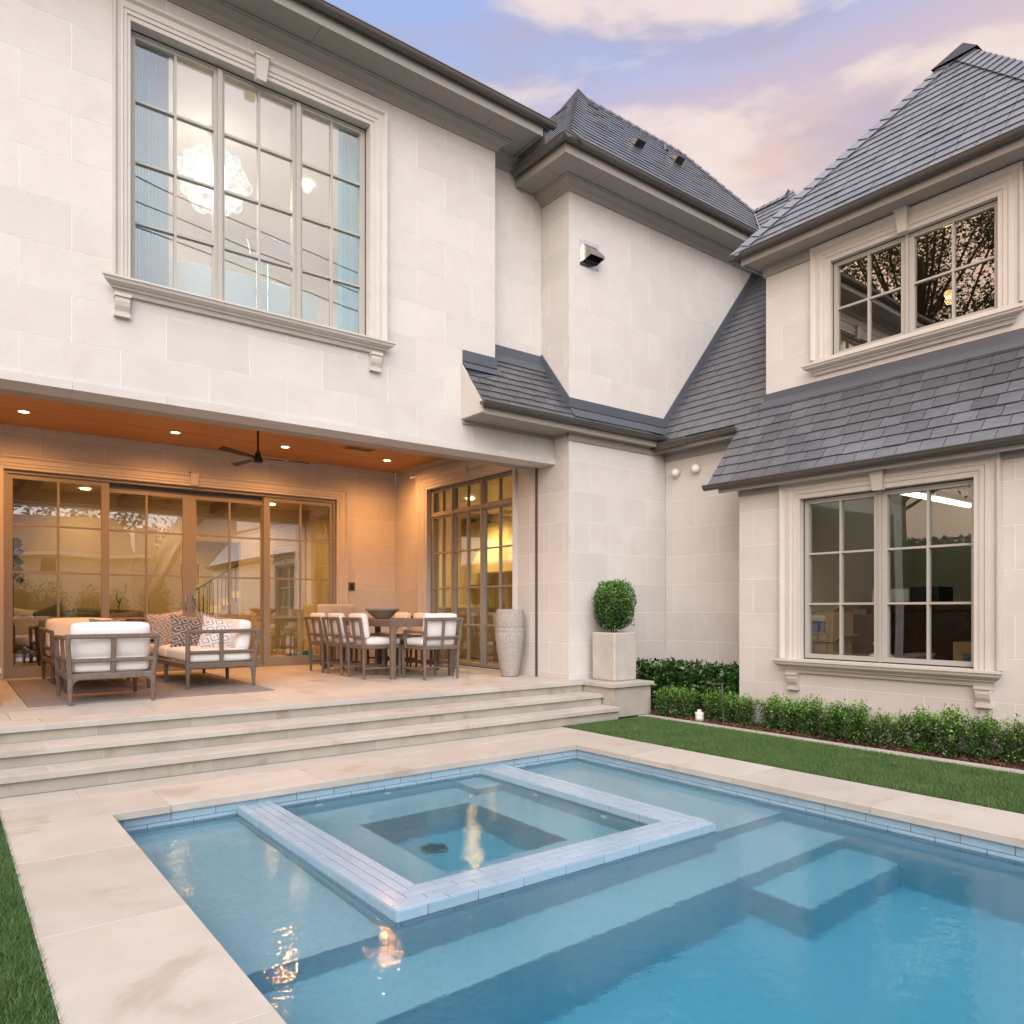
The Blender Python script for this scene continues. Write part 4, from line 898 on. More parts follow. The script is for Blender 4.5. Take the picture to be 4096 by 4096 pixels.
tag(MB().tube([p, p + Vector((0, 0, .13))], .022, 12).tube([p - Vector((0, .02, .03)), p + Vector((0, 0, .03))], .05, 12, .024).build('vent_pipe', M['gutter'], smooth=True), 'thin grey vent pipe standing on the bay roof just below its ridge', 'vent pipe')
for y, z, lab in ((7.014, 3.296, 'white round dome lamp on the recessed wall nearest the inner corner'), (6.658, 3.303, 'white round dome lamp on the recessed wall closest to the eave')):
    l_ = thing('dome_lamp', (8.38, y, z), lab, 'outdoor lamp', 'white dome lamps on the recessed wall')
    mb = MB(); prof = [(.055 * math.cos(t), .05 + .055 * math.sin(t)) for t in [k * math.pi / 2 / 8 - .6 for k in range(9)]] 
    c = Vector((8.38, y, z)); pts = []
    n = 20; rings = [(.030, .0), (.045, .008), (.056, .03), (.060, .05), (.058, .07), (.048, .09), (.032, .103), (.012, .11)]
    vs = [c + Vector((-d, r * math.cos(k * 2 * math.pi / n), r * math.sin(k * 2 * math.pi / n))) for r, d in rings for k in range(n)]
    fs = [(i * n + k, i * n + (k + 1) % n, (i + 1) * n + (k + 1) % n, (i + 1) * n + k) for i in range(len(rings) - 1) for k in range(n)] + [tuple(range((len(rings) - 1) * n, len(rings) * n))]
    mb.add(vs, fs).build('globe', M['white'], l_, smooth=True)
sc = thing('security_camera', (6.5, 11.1, 3.62), 'small white security camera above the corner of the tall patio window', 'camera')
MB().tube([(6.5, 11.10, 3.62), (6.46, 11.10, 3.62)], .035, 14).build('mount', M['white'], sc, smooth=True)
MB().tube([(6.47, 11.10, 3.61), (6.42, 11.13, 3.60), (6.37, 11.16, 3.585)], .022, 12).build('lens_body', M['white'], sc, smooth=True)
sw = thing('wall_switch', (5.64, 11.9, 1.74), 'grey metal switch plate on the wall right of the sliding doors', 'switch')
MB().slab(FY(11.9), 5.585, 5.70, 1.67, 1.81, 0, .012, .003).build('plate', M['gutter'], sw); MB().slab(FY(11.9), 5.62, 5.665, 1.70, 1.78, .012, .02, .002).build('rocker', M['black'], sw)
# downlights
LIGHTS = [(.82, 10.98), (2.58, 11.0), (4.12, 10.97), (5.82, 10.95)]
POS = ['first glowing round downlight from the left in the patio ceiling', 'second glowing round downlight from the left in the patio ceiling', 'downlight in the patio ceiling just right of the fan', 'rightmost glowing downlight in the patio ceiling']
for k, (x, y) in enumerate(LIGHTS):
    dl = thing('downlight', (x, y, 3.79), POS[k], 'downlight', 'round downlights in the patio ceiling')
    MB().lathe((x, y, 3.785), [(.055, 0), (.075, 0), (.078, .007), (.055, .007)], 28, cap=False).build('trim_ring', M['white'], dl, smooth=True)
    MB().lathe((x, y, 3.786), [(0.001, 0), (.055, 0), (.055, .003)], 24).build('lens', M['lamp_warm'], dl)
    ld = bpy.data.lights.new('downlight_lamp', 'SPOT'); ld.energy = 68; ld.color = (1.0, 0.42, 0.13); ld.spot_size = math.radians(168); ld.spot_blend = 1.0; ld.shadow_soft_size = .06
    lo = bpy.data.objects.new('downlight_lamp', ld); COL.objects.link(lo); lo.parent = dl; lo.location = (0, 0, -.03)
# second row of downlights nearer the opening (hidden by the header)
for k, x in enumerate((.82, 2.58, 4.12, 5.82)):
    dl = thing('downlight', (x, 8.75, 3.79), 'downlight of the front row behind the header, ' + ('first', 'second', 'third', 'last')[k] + ' from the left', 'downlight', 'front row of patio downlights')
    MB().lathe((x, 8.75, 3.786), [(0.001, 0), (.055, 0), (.055, .003)], 24).build('lens', M['lamp_warm'], dl)
    ld = bpy.data.lights.new('downlight_lamp', 'SPOT'); ld.energy = 10; ld.color = (1.0, 0.42, 0.14); ld.spot_size = math.radians(150); ld.spot_blend = 1.0; ld.shadow_soft_size = .06
    lo = bpy.data.objects.new('downlight_lamp', ld); COL.objects.link(lo); lo.parent = dl; lo.location = (0, 0, -.03)
av = thing('air_vent', (5.05, 10.4, 3.79), 'slim white slotted air vent in the cedar patio ceiling', 'air vent')
MB().box(4.80, 5.30, 10.32, 10.50, 3.782, 3.789).build('frame', M['paint'], av)
for k in range(5): MB().box(4.84, 5.26, 10.345 + k * .03, 10.357 + k * .03, 3.776, 3.784).build('slot', M['gutter'], av)
# ceiling fan
fc = Vector((3.28, 9.7, 3.31)); fan = thing('ceiling_fan', (3.28, 9.7, 3.79), 'black three bladed ceiling fan hanging on a rod over the terrace', 'ceiling fan')
MB().tube([fc + Vector((0, 0, .08)), (fc.x, fc.y, 3.78)], .014, 10).build('rod', M['black'], fan, smooth=True)
MB().lathe((fc.x, fc.y, 3.75), [(.02, 0), (.06, .01), (.065, .04)], 20).build('canopy', M['black'], fan, smooth=True)
MB().lathe(fc, [(.0, -.055), (.05, -.055), (.062, -.045), (.064, .0), (.05, .02), (.042, .03), (.040, .07), (.022, .075), (.02, .11)], 24).build('motor', M['black'], fan, smooth=True)
for ang in (-8, 211, 100):
    a = math.radians(ang); dr = Vector((math.cos(a), math.sin(a), 0)); sd_ = Vector((-math.sin(a), math.cos(a), 0)); b = MB()
    A, B = fc + dr * .05, fc + dr * .66
    b.hexa([A - sd_ * .03 + Vector((0, 0, -.008)), B - sd_ * .045 + Vector((0, 0, -.015)), B + sd_ * .045 + Vector((0, 0, .012)), A + sd_ * .03 + Vector((0, 0, 0))], [A - sd_ * .03, B - sd_ * .045 + Vector((0, 0, -.005)), B + sd_ * .045 + Vector((0, 0, .020)), A + sd_ * .03 + Vector((0, 0, .01))]); b.build('blade', M['black'], fan)
# ================================================================== ROOMS BEHIND THE GLASS
def room(name, x0, x1, y0, y1, z0, z1, wall, floor='floor_wood', ceiling=None, skip=(), extra=None):
    """closed box of inward faces; skip names the side left open for the windows"""
    mb = MB()
    if '-x' not in skip: mb.poly([(x0, y0, z0), (x0, y1, z0), (x0, y1, z1), (x0, y0, z1)])
    if '+x' not in skip: mb.poly([(x1, y0, z0), (x1, y1, z0), (x1, y1, z1), (x1, y0, z1)])
    if '-y' not in skip: mb.poly([(x0, y0, z0), (x1, y0, z0), (x1, y0, z1), (x0, y0, z1)])
    if '+y' not in skip: mb.poly([(x0, y1, z0), (x1, y1, z0), (x1, y1, z1), (x0, y1, z1)])
    r = tag(mb.build(name, M[wall]), kind='structure')
    MB().poly([(x0, y0, z0), (x1, y0, z0), (x1, y1, z0), (x0, y1, z0)]).build('room_floor', M[floor], r)
    MB().poly([(x0, y0, z1), (x1, y0, z1), (x1, y1, z1), (x0, y1, z1)]).build('room_ceiling', M[ceiling or wall], r)
    return r
def area(name, loc, sx, sy, e, col, parent=None, rot=(0, 0, 0)):
    ld = bpy.data.lights.new(name, 'AREA'); ld.shape = 'RECTANGLE'; ld.size = sx; ld.size_y = sy; ld.energy = e; ld.color = col
    o = bpy.data.objects.new(name, ld); COL.objects.link(o); o.location = Vector(loc) - (offs(parent) if parent else Vector()); o.rotation_euler = rot
    if parent: o.parent = parent
    return o
def can_light(x, y, z, lab, e, col=(1.0, .66, .32), grp='recessed ceiling lights indoors'):
    e = e * 1.7; col = (col[0], col[1] * .84, col[2] * .62) if z < 5 else col
    t = thing('recessed_light', (x, y, z), lab, 'ceiling light', grp)
    MB().lathe((x, y, z - .012), [(0.001, 0), (.07, 0), (.085, .004), (.085, .012)], 24).build('lens', M['lamp_warm'], t)
    ld = bpy.data.lights.new('ceiling_lamp', 'SPOT'); ld.energy = e; ld.color = col; ld.spot_size = math.radians(165); ld.spot_blend = 1; ld.shadow_soft_size = .07
    o = bpy.data.objects.new('ceiling_lamp', ld); COL.objects.link(o); o.parent = t; o.location = (0, 0, -.03)
# living room
lv = room('living_room', -.6, 6.42, 12.12, 16.0, T, 3.52, 'wall_warm', skip=('-y', '+y'))
wm = MB()
for r in sub_rects((-.6, 6.42, T, 3.52), [(4.0, 5.05, T, 2.75), (5.75, 6.35, T, 2.6)]): wm.fbox(FY(16.0), r[0], r[1], r[2], r[3], -.15, 0)
wm.build('room_wall', M['wall_warm'], lv)
mb = MB()
for r in sub_rects((-.6, 6.42, T, 3.82), [DWIN]): mb.fbox(FY(12.11), r[0], r[1], r[2], r[3], -.01, .0)
mb.build('room_wall', M['wall_warm'], lv)
hall = room('stair_hall', 2.6, 7.4, 16.16, 19.6, T, 3.4, 'wall_warm', skip=('-y',))
MB().box(5.30, 5.42, 16.2, 16.32, T, 3.4).build('room_column', M['cabinet'], hall)
for k, x in enumerate((1.16, 2.82, 4.53)):
    tag(MB().box(x - .11, x + .11, 12.13, 15.98, 3.31, 3.515).build('ceiling_beam', M['beam']), ('leftmost', 'middle', 'rightmost')[k] + ' dark stained timber beam on the living room ceiling', 'beam', 'living room ceiling beams')
for k, (x, y) in enumerate(((2.07, 15.28), (3.61, 15.2), (5.41, 15.2))):
    can_light(x, y, 3.51, 'small round light seen through the ' + ('far left', 'second', 'far right')[k] + ' sliding door, ceiling of the living room', 34)
can_light(2.0, 13.2, 3.51, 'round light in the living room ceiling close to the doors', 22); can_light(5.3, 13.4, 3.51, 'round light in the living room ceiling near the kitchen side', 30)
can_light(4.5, 17.6, 3.39, 'round light in the stair hall ceiling', 150, (1.0, .76, .42)); can_light(6.6, 17.2, 3.39, 'round light above the tall cream cupboard in the hall', 60, (1.0, .76, .42))
# tall cupboards in the living room right rear
cb = thing('tall_cupboard', (6.0, 16.7, T), 'tall cream panelled cupboard seen through the right sliding door', 'cupboard')
MB().box(5.7, 6.9, 17.2, 17.6, T, 3.3).build('carcass', M['cabinet'], cb)
for x in (5.72, 6.32):
    for z0, z1 in ((T + .05, 1.05), (1.1, 2.3), (2.35, 3.2)):
        MB().slab(FY(17.2), x, x + .56, z0, z1, 0, .02, .003).slab(FY(17.2), x + .06, x + .50, z0 + .06, z1 - .06, .02, .026, .004).build('door', M['cabinet'], cb)
# staircase
sc_ = thing('staircase', (4.5, 17.2, T), 'white interior staircase with a black looped iron railing seen through the doors', 'staircase')
mb = MB()
for k in range(9): mb.box(3.9 + .26 * k, 6.2, 17.9, 19.0, T + .17 * k, T + .17 * (k + 1))
mb.build('flight', M['wall_warm'], sc_)
rl = MB(); A, B = Vector((3.95, 17.86, 1.35)), Vector((5.6, 17.86, 2.42)); rl.tube([A, B], .022, 8); rl.tube([A, A + Vector((-.12, 0, -.02)), A + Vector((-.16, 0, -.12))], .022, 8)
rl.build('handrail', M['black'], sc_, smooth=True)
for k in range(12):
    t0 = A.lerp(B, (k + .4) / 12); zb = t0.z - .86; l_ = MB()
    if k % 3 == 2: l_.tube([t0, (t0.x, t0.y, zb)], .013, 6)
    else:
        r = .042; l_.tube([(t0.x - r, t0.y, zb + .1), (t0.x - r, t0.y, t0.z - .10), (t0.x - r * .6, t0.y, t0.z - .05), (t0.x, t0.y, t0.z - .035), (t0.x + r * .6, t0.y, t0.z - .05), (t0.x + r, t0.y, t0.z - .10), (t0.x + r, t0.y, zb + .1), (t0.x + r * .6, t0.y, zb + .05), (t0.x, t0.y, zb + .035), (t0.x - r * .6, t0.y, zb + .05), (t0.x - r, t0.y, zb + .1)], .011, 6)
    l_.build('baluster', M['black'], sc_)
# indoor furniture
def rbox(c, s, r=.05, puff=(0, 0, 0), n=7, name=None, m=None, parent=None, off=True, taper=0.0, world=True):
    """soft box: centre c, full size s, edge radius r, puff bulges the faces"""
    c, s = Vector(c), Vector(s) / 2; vs, fs, idx = [], [], {}
    def key(p):
        k = (round(p[0], 4), round(p[1], 4), round(p[2], 4))
        if k not in idx: idx[k] = len(vs); vs.append(Vector(p))
        return idx[k]
    g = [math.sin((i / n * 2 - 1) * math.pi / 2) for i in range(n + 1)]
    for ax in range(3):
        for sg in (-1, 1):
            for i in range(n):
                for j in range(n):
                    q = []
                    for a, b in ((g[i], g[j]), (g[i + 1], g[j]), (g[i + 1], g[j + 1]), (g[i], g[j + 1])):
                        p = [0, 0, 0]; p[ax] = sg; p[(ax + 1) % 3] = a; p[(ax + 2) % 3] = b; q.append(key(p))
                    fs.append(tuple(q) if sg > 0 else tuple(reversed(q)))
    out = []
    for p in vs:
        w = Vector((p.x * s.x, p.y * s.y, p.z * s.z)); q = Vector([max(-(s[i] - r), min(s[i] - r, w[i])) for i in range(3)]); d = w - q
        w2 = q + d.normalized() * r if d.length > 1e-9 else w
        for i in range(3): 
            if puff[i]: w2[i] += p[i] * puff[i] * (1 - p[(i + 1) % 3] ** 2) * (1 - p[(i + 2) % 3] ** 2)
        if taper: w2.x *= 1 - taper * (p.z + 1) / 2
        out.append(c + w2)
    mb = MB(); mb.v, mb.f = out, fs
    return mb.build(name, M[m], parent, smooth=False, off=off) if name else mb
def smooth(o): o.data.polygons.foreach_set('use_smooth', [True] * len(o.data.polygons)); return o
sofa_i = thing('indoor_sofa', (1.0, 14.0, T), 'low olive indoor sofa with pale pillows behind the left sliding door', 'sofa')
smooth(rbox((1.15, 14.0, .72), (1.9, .85, .38), .08, (0, 0, .03), 6, 'seat', 'sage', sofa_i)); smooth(rbox((1.15, 14.5, 1.0), (1.9, .22, .6), .08, (0, .03, 0), 6, 'backrest', 'sage', sofa_i))
s2 = thing('indoor_sofa', (2.4, 15.3, T), 'dark indoor sofa with a sage throw over its back', 'sofa')
smooth(rbox((2.3, 15.4, .95), (1.5, .35, .75), .08, (0, 0, .02), 6, 'backrest', 'chair_in', s2)); smooth(rbox((2.1, 15.38, 1.08), (.45, .42, .55), .08, (0, 0, .02), 5, 'throw', 'sage', s2))
ci = thing('indoor_armchair', (.95, 12.9, T), 'dark round backed indoor chair behind the lowest panes of the left door', 'armchair')
smooth(rbox((.95, 12.85, .82), (.55, .5, .14), .05, (0, 0, .02), 5, 'seat', 'chair_in', ci)); mb = MB()
n = 14; A_ = [(.95 + .30 * math.cos(math.pi * k / n), 12.62 - .0 * k, .84 + .42 * math.sin(math.pi * k / n)) for k in range(n + 1)]
mb.v = [Vector((x, y, z)) for x, y, z in A_] + [Vector((x, y + .05, z)) for x, y, z in A_] + [Vector((.95, 12.60, .80)), Vector((.95, 12.67, .80))]
mb.f = [(k, k + 1, n + 2 + k, n + 1 + k) for k in range(n)] + [(k, k + 1, 2 * n + 2) for k in range(n)] + [(n + 1 + k, n + 2 + k, 2 * n + 3) for k in range(n)]
mb.build('backrest', M['chair_in'], ci)
for dx in (-.22, .22):
    for dy in (-.2, .2): MB().bar((.95 + dx, 12.85 + dy, T), (.95 + dx, 12.85 + dy, .78), .03, .03, .04, .04).build('leg', M['dark_wood'], ci)
def pillow(name, c, w, h, th, m, label, rot=(0, 0, 0), cat='pillow', group=None, n=12):
    me = bpy.data.meshes.new(name); vs, fs = [], []
    for sg in (1, -1):
        for i in range(n + 1):
            for j in range(n + 1):
                u, v = i / n * 2 - 1, j / n * 2 - 1
                k = ((1 - u ** 4) * (1 - v ** 4)) ** .55
                x = u * w / 2 * (1 - .10 * (1 - v * v)); z = v * h / 2 * (1 - .10 * (1 - u * u))
                vs.append((x, sg * th / 2 * k, z))
    N_ = (n + 1) ** 2
    for s in range(2):
        for i in range(n):
            for j in range(n):
                a = s * N_ + i * (n + 1) + j; q = (a, a + n + 1, a + n + 2, a + 1); fs.append(q if s == 0 else q[::-1])
    me.from_pydata(vs, [], fs); uv = me.uv_layers.new(name='UVMap')
    for l in me.loops:
        x, y, z = vs[l.vertex_index]; uv.data[l.index].uv = (x / w + .5 + (0 if y > 0 else 1.3), z / h + .5)
    me.polygons.foreach_set('use_smooth', [True] * len(me.polygons)); me.materials.append(M[m]); me.update()
    o = link(name, me); o.location = c; o.rotation_euler = rot
    return tag(o, label, cat, group)
pillow('indoor_pillow', (.95, 13.75, 1.14), .5, .5, .16, 'fabric', 'pale pillow on the olive indoor sofa, left one', (-.25, .2, .3)); pillow('indoor_pillow', (1.42, 13.8, 1.16), .5, .5, .16, 'sage', 'dull green pillow on the olive indoor sofa, right one', (-.25, -.4, .1))
tag(MB().tube([(2.55, 15.0, 1.35), (2.58, 15.0, 1.5), (2.66, 15.0, 1.62), (2.68, 15.0, 1.82)], .018, 6, .006).tube([(2.57, 15.0, 1.45), (2.52, 15.0, 1.55), (2.53, 15.0, 1.64)], .012, 6, .005).build('driftwood_branch', M['black'], smooth=True), 'dark twisted branch ornament standing behind the glass', 'branch')
pt = thing('house_plant', (.88, 12.6, T), 'dark leafed houseplant at the left edge of the doors', 'plant')
MB().tube([(.80, 12.55, T + .3), (.82, 12.55, 2.35)], .012, 6).build('stem', M['twig'], pt); lv_ = MB()
for k in range(12):
    a = k * 2.4; z = 1.75 + k * .05; c = Vector((.84 + .05 * math.cos(a), 12.55, z)); lv_.add([c + Vector((-.06, 0, 0)), c + Vector((0, .02, -.05)), c + Vector((.07, 0, .01)), c + Vector((0, -.02, .06))], [(0, 1, 2, 3)])
lv_.build('leaves', M['leaf_dark'], pt); tag(MB().lathe((.82, 12.55, T), [(.10, 0), (.13, .3), (.12, .3)], 16).build('plant_pot', M['concrete']), 'grey pot of the houseplant behind the left door', 'pot')
ct = thing('coffee_table', (3.2, 13.6, T), 'low dark coffee table inside the living room', 'table')
MB().box(2.6, 3.8, 13.4, 14.0, .80, .85).build('table_top', M['dark_wood'], ct)
for x in (2.65, 3.75):
    for y in (13.45, 13.95): MB().box(x - .03, x + .03, y - .03, y + .03, T, .80).build('leg', M['dark_wood'], ct)
toy = thing('toy_pile', (5.2, 12.9, T), 'heap of small bright toys on the floor behind the right sliding door', 'toys')
for k in range(9):
    x, y = 4.95 + R_.random() * .5, 12.6 + R_.random() * .5; m_ = [(.05, .3, .45), (.6, .4, .05), (.1, .4, .3), (.5, .1, .08)][k % 4]
    smooth(rbox((x, y, T + .05 + .05 * (k % 3)), (.12, .11, .10), .04, (0, 0, 0), 4, 'toy', 'fabric', toy)).data.materials[0] = mat('toy_colour', m_, .6, var=.1)
tag(MB().box(5.60, 5.66, 15.96, 15.985, 1.66, 1.78).build('wall_thermostat', M['black']), 'black thermostat with a tiny blue display on the living room wall', 'thermostat')
MB().box(5.62, 5.64, 15.955, 15.96, 1.72, 1.74).build('display', M['led'], bpy.data.objects['wall_thermostat'], off=False)
# kitchen
kt = room('kitchen', 6.72, 10.8, 7.5, 15.6, T, 3.62, 'cabinet', skip=('-x',))
mb = MB()
for r in sub_rects((7.5, 15.6, T, 3.62), [KWIN]): mb.fbox(Fr((6.71, 0, 0), (0, 1, 0), (0, 0, 1), (-1, 0, 0)), r[0], r[1], r[2], r[3], -.012, 0)
mb.build('room_wall', M['cabinet'], kt)
kc = thing('kitchen_cabinets', (10.4, 13.2, T), 'run of cream kitchen cabinets along the back wall behind the tall window', 'cabinets')
MB().box(10.15, 10.78, 9.5, 15.5, T, 1.32).build('base_units', M['cabinet'], kc); MB().box(10.10, 10.78, 9.5, 15.5, 1.32, 1.36).build('worktop', M['paver'], kc)
MB().box(10.45, 10.78, 14.75, 15.5, 1.95, 3.5).build('wall_unit', M['cabinet'], kc)
for y in (14.45, 14.95): MB().slab(FX(10.45), y - .22, y + .22, 2.65, 3.4, -.3, .03, .004).build('cabinet_door', M['cabinet'], kc); MB().slab(FX(10.45), y - .15, y + .15, 2.74, 3.32, .03, .035, .002).build('door_glass', M['wall_cool'], kc)
MB().box(10.74, 10.79, 13.0, 14.7, 1.36, 2.2).build('splashback', mat('marble_splash', (.42, .38, .32), .3, col2=(.30, .27, .23), nscale=3), kc)
hd_ = thing('range_hood', (10.4, 13.9, 2.2), 'large cream plastered cooker hood in the kitchen', 'cooker hood')
MB().box(10.1, 10.78, 13.1, 14.7, 2.2, 2.45).build('hood_rim', M['cabinet'], hd_)
MB().hexa([(10.1, 13.1, 2.45), (10.78, 13.1, 2.45), (10.78, 14.7, 2.45), (10.1, 14.7, 2.45)], [(10.5, 13.4, 3.6), (10.78, 13.4, 3.6), (10.78, 14.4, 3.6), (10.5, 14.4, 3.6)]).build('hood_body', M['cabinet'], hd_)
isl = thing('kitchen_island', (8.5, 12.0, T), 'kitchen island with a pale worktop seen through the tall window', 'kitchen island')
MB().box(8.1, 9.0, 10.6, 13.2, T, 1.34).build('island_base', M['cabinet'], isl); MB().box(8.0, 9.1, 10.5, 13.3, 1.34, 1.38).build('worktop', M['paver'], isl)
for k, (y, cc, h_, lb) in enumerate(((12.75, (.6, .16, .05), .16, 'small orange ornament standing on the kitchen island'), (11.75, (.25, .45, .42), .2, 'teal jar on the kitchen island'), (11.5, (.30, .42, .36), .16, 'green jar on the kitchen island'), (11.1, (.35, .06, .04), .09, 'bowl of red fruit on the kitchen island'))):
    tag(MB().lathe((8.3, y, 1.382), [(.05, 0), (.06, h_ * .5), (.03, h_ * .85), (.04, h_)], 14).build('ornament' if k == 0 else 'jar', mat('glaze', cc, .3, var=.1), smooth=True), lb, 'ornament' if k == 0 else 'jar')
for k, (y, lb) in enumerate(((11.9, 'kitchen stool with a rounded dark back standing nearer the table'), (9.6, 'dark rounded swivel chair low behind the tall window'))):
    t_ = thing('kitchen_stool', (7.4, y, T), lb, 'stool'); z = 1.05 if k == 0 else .80
    smooth(rbox((7.4, y, z), (.45, .45, .08), .03, (0, 0, .01), 4, 'seat', 'chair_in', t_)); smooth(rbox((7.22, y, z + .22), (.07, .45, .38), .03, (.01, 0, 0), 4, 'backrest', 'chair_in', t_)); MB().lathe((7.4, y, T), [(.2, 0), (.2, .02), (.025, .04), (.025, z - T - .04)], 14).build('pedestal', M['black'], t_)
can_light(8.4, 9.6, 3.6, 'round light in the kitchen ceiling nearest the terrace corner', 50, (1, .68, .26)); can_light(8.6, 12.6, 3.6, 'round light in the kitchen ceiling above the island', 85, (1, .68, .26)); can_light(9.6, 14.0, 3.6, 'round light in the kitchen ceiling in front of the cooker hood', 90, (1, .68, .26))
# bathroom upstairs
bt = room('bathroom', -.66, 5.5, 7.76, 11.6, 4.15, 7.06, 'wall_white', skip=('-y',), floor='paver')
mb = MB()
for r in sub_rects((-.66, 5.5, 4.15, 7.06), [MWIN]): mb.fbox(FY(7.77), r[0], r[1], r[2], r[3], -.01, 0)
mb.build('room_wall', M['wall_white'], bt)
MB().box(3.2, 4.1, 11.2, 11.59, 4.15, 6.5).build('room_pier', M['wall_cool'], bt)
def curtain(x0, x1, y, z0, z1, label, m='curtain', fold=.035):
    n = 60; mb = MB(); X = [x0 + (x1 - x0) * k / n for k in range(n + 1)]
    for z in (z0, (z0 + z1) / 2, z1):
        a = fold * (1.15 if z == z0 else .9)
        mb.v += [Vector((x, y + a * math.sin(k * 1.15 + .3 * math.sin(k * .3)), z)) for k, x in enumerate(X)]
    mb.f = [(r * (n + 1) + k, r * (n + 1) + k + 1, (r + 1) * (n + 1) + k + 1, (r + 1) * (n + 1) + k) for r in range(2) for k in range(n)]
    return tag(mb.build('curtain', M[m], smooth=True), label, 'curtain')
curtain(1.36, 1.68, 7.93, 4.2, 6.95, 'pale blue curtain gathered at the left side of the big upper window'); curtain(1.68, 1.80, 7.95, 4.2, 6.95, 'narrow white sheer beside the left blue curtain', 'fabric', .02)
curtain(3.60, 4.0, 7.93, 4.2, 6.95, 'pale blue curtain at the right side of the big upper window')
tub = thing('bathtub', (2.6, 8.55, 4.15), 'white freestanding bathtub behind the big upper window', 'bathtub')
vs = MB(); n = 32
for r, z in ((.80, 4.16), (.84, 4.4), (.90, 4.85), (.95, 4.98), (.93, 4.99), (.86, 4.90), (.74, 4.5), (.66, 4.35)):
    vs.v += [Vector((2.75 + r * 1.0 * math.cos(k * 2 * math.pi / n), 8.6 + r * .42 * math.sin(k * 2 * math.pi / n), z + .06 * abs(math.cos(k * 2 * math.pi / n)) ** 2 * (1 if z > 4.6 else 0))) for k in range(n)]
vs.f = [(i * n + k, i * n + (k + 1) % n, (i + 1) * n + (k + 1) % n, (i + 1) * n + k) for i in range(7) for k in range(n)] + [tuple(range(7 * n, 8 * n))]
vs.build('shell', M['white'], tub, smooth=True)
fa = thing('tub_faucet', (2.8, 8.1, 4.15), 'chrome floor standing faucet with hand shower beside the bathtub', 'faucet')
MB().tube([(2.72, 8.08, 4.16), (2.72, 8.08, 5.18), (2.72, 8.16, 5.24), (2.72, 8.3, 5.2)], .015, 8).tube([(2.84, 8.08, 4.16), (2.84, 8.08, 5.12)], .015, 8).tube([(2.66, 8.08, 5.12), (2.92, 8.08, 5.12)], .017, 8).build('pipes', M['steel'], fa, smooth=True)
MB().tube([(2.66, 8.08, 5.14), (2.62, 8.08, 5.32), (2.70, 8.08, 5.40), (2.90, 8.08, 5.40)], .01, 8).tube([(2.86, 8.08, 5.40), (2.95, 8.08, 5.38)], .028, 10, .02).build('hand_shower', M['steel'], fa, smooth=True)
ch = thing('chandelier', (2.58, 9.2, 6.45), 'glowing chandelier of clustered glass bubbles behind the big upper window', 'chandelier')
MB().tube([(2.58, 9.2, 6.75), (2.58, 9.2, 7.03)], .010, 6).build('chain', M['steel'], ch); MB().lathe((2.58, 9.2, 6.99), [(.02, 0), (.07, .02), (.075, .06)], 20).build('ceiling_rose', M['steel'], ch, smooth=True)
def uvs(c, r, n=12, m=8):
    mb = MB(); c = Vector(c); mb.v = [c + Vector((0, 0, r))] + [c + Vector((r * math.sin(math.pi * i / m) * math.cos(2 * math.pi * k / n), r * math.sin(math.pi * i / m) * math.sin(2 * math.pi * k / n), r * math.cos(math.pi * i / m))) for i in range(1, m) for k in range(n)] + [c - Vector((0, 0, r))]
    mb.f = [(0, 1 + k, 1 + (k + 1) % n) for k in range(n)] + [(1 + i * n + k, 1 + (i + 1) * n + k, 1 + (i + 1) * n + (k + 1) % n, 1 + i * n + (k + 1) % n) for i in range(m - 2) for k in range(n)] + [(len(mb.v) - 1, 1 + (m - 2) * n + (k + 1) % n, 1 + (m - 2) * n + k) for k in range(n)]
    return mb
uvs((2.56, 9.2, 6.50), .20, 16, 10).build('glowing_core', M['lamp_pink'], ch, smooth=True)
bme = None
for k in range(90):
    y = 1 - (k + .5) / 90 * 2; rr_ = math.sqrt(1 - y * y); a = k * 2.39996
    p = Vector((rr_ * math.cos(a), rr_ * math.sin(a), y)) * R_.uniform(.29, .37)
    if bme is None: b0 = uvs((0, 0, 0), .075, 12, 8).build('glass_bubble', M['bubble'], ch, smooth=True, off=False); bme = b0.data; b0.location = p
    else: o = link('glass_bubble', bme, ch); o.location = p; o.scale = [R_.uniform(.7, 1.1)] * 3
can_light(3.9, 9.6, 7.05, 'small bright bathroom ceiling light near the right curtain', 70, (1, .80, .66)); can_light(1.2, 10.2, 7.05, 'added fill light, unseen in the bathroom ceiling left of the chandelier', 190, (1, .78, .62))  # the left lamp is out of view, added as fill for the bathroom
# storage room in the wing
sr_ = room('storage_room', 7.84, 11.6, -2.5, 5.2, .12, 2.88, 'wall_cool', skip=('-x',))
mb = MB()
for r in sub_rects((-2.5, 5.2, .12, 2.88), [LW]): mb.fbox(FX(7.83), r[0], r[1], r[2], r[3], -.01, 0)
mb.build('room_wall', M['wall_cool'], sr_)
for k, (x, y) in enumerate(((9.60, 4.38), (10.86, 4.38))):
    t_ = thing('tube_light', (x, y, 2.82), 'glowing fluorescent tube, the ' + ('left' if k == 0 else 'right') + ' one of two on the storage room ceiling', 'strip light', 'storage room strip lights')
    MB().box(x - .6, x + .6, y - .06, y + .06, 2.82, 2.87).build('housing', M['white'], t_); MB().tube([(x - .58, y, 2.795), (x + .58, y, 2.795)], .03, 10).build('tube', M['tube'], t_)
wd = thing('dark_cabinet', (9.4, 4.4, .12), 'large dark mahogany cabinet in the storage room', 'cabinet')
MB().box(9.3, 9.9, 3.55, 4.75, .12, 1.34).build('carcass', M['dark_wood'], wd); MB().box(9.22, 9.95, 3.48, 4.82, 1.34, 1.40).build('cornice', M['dark_wood'], wd)
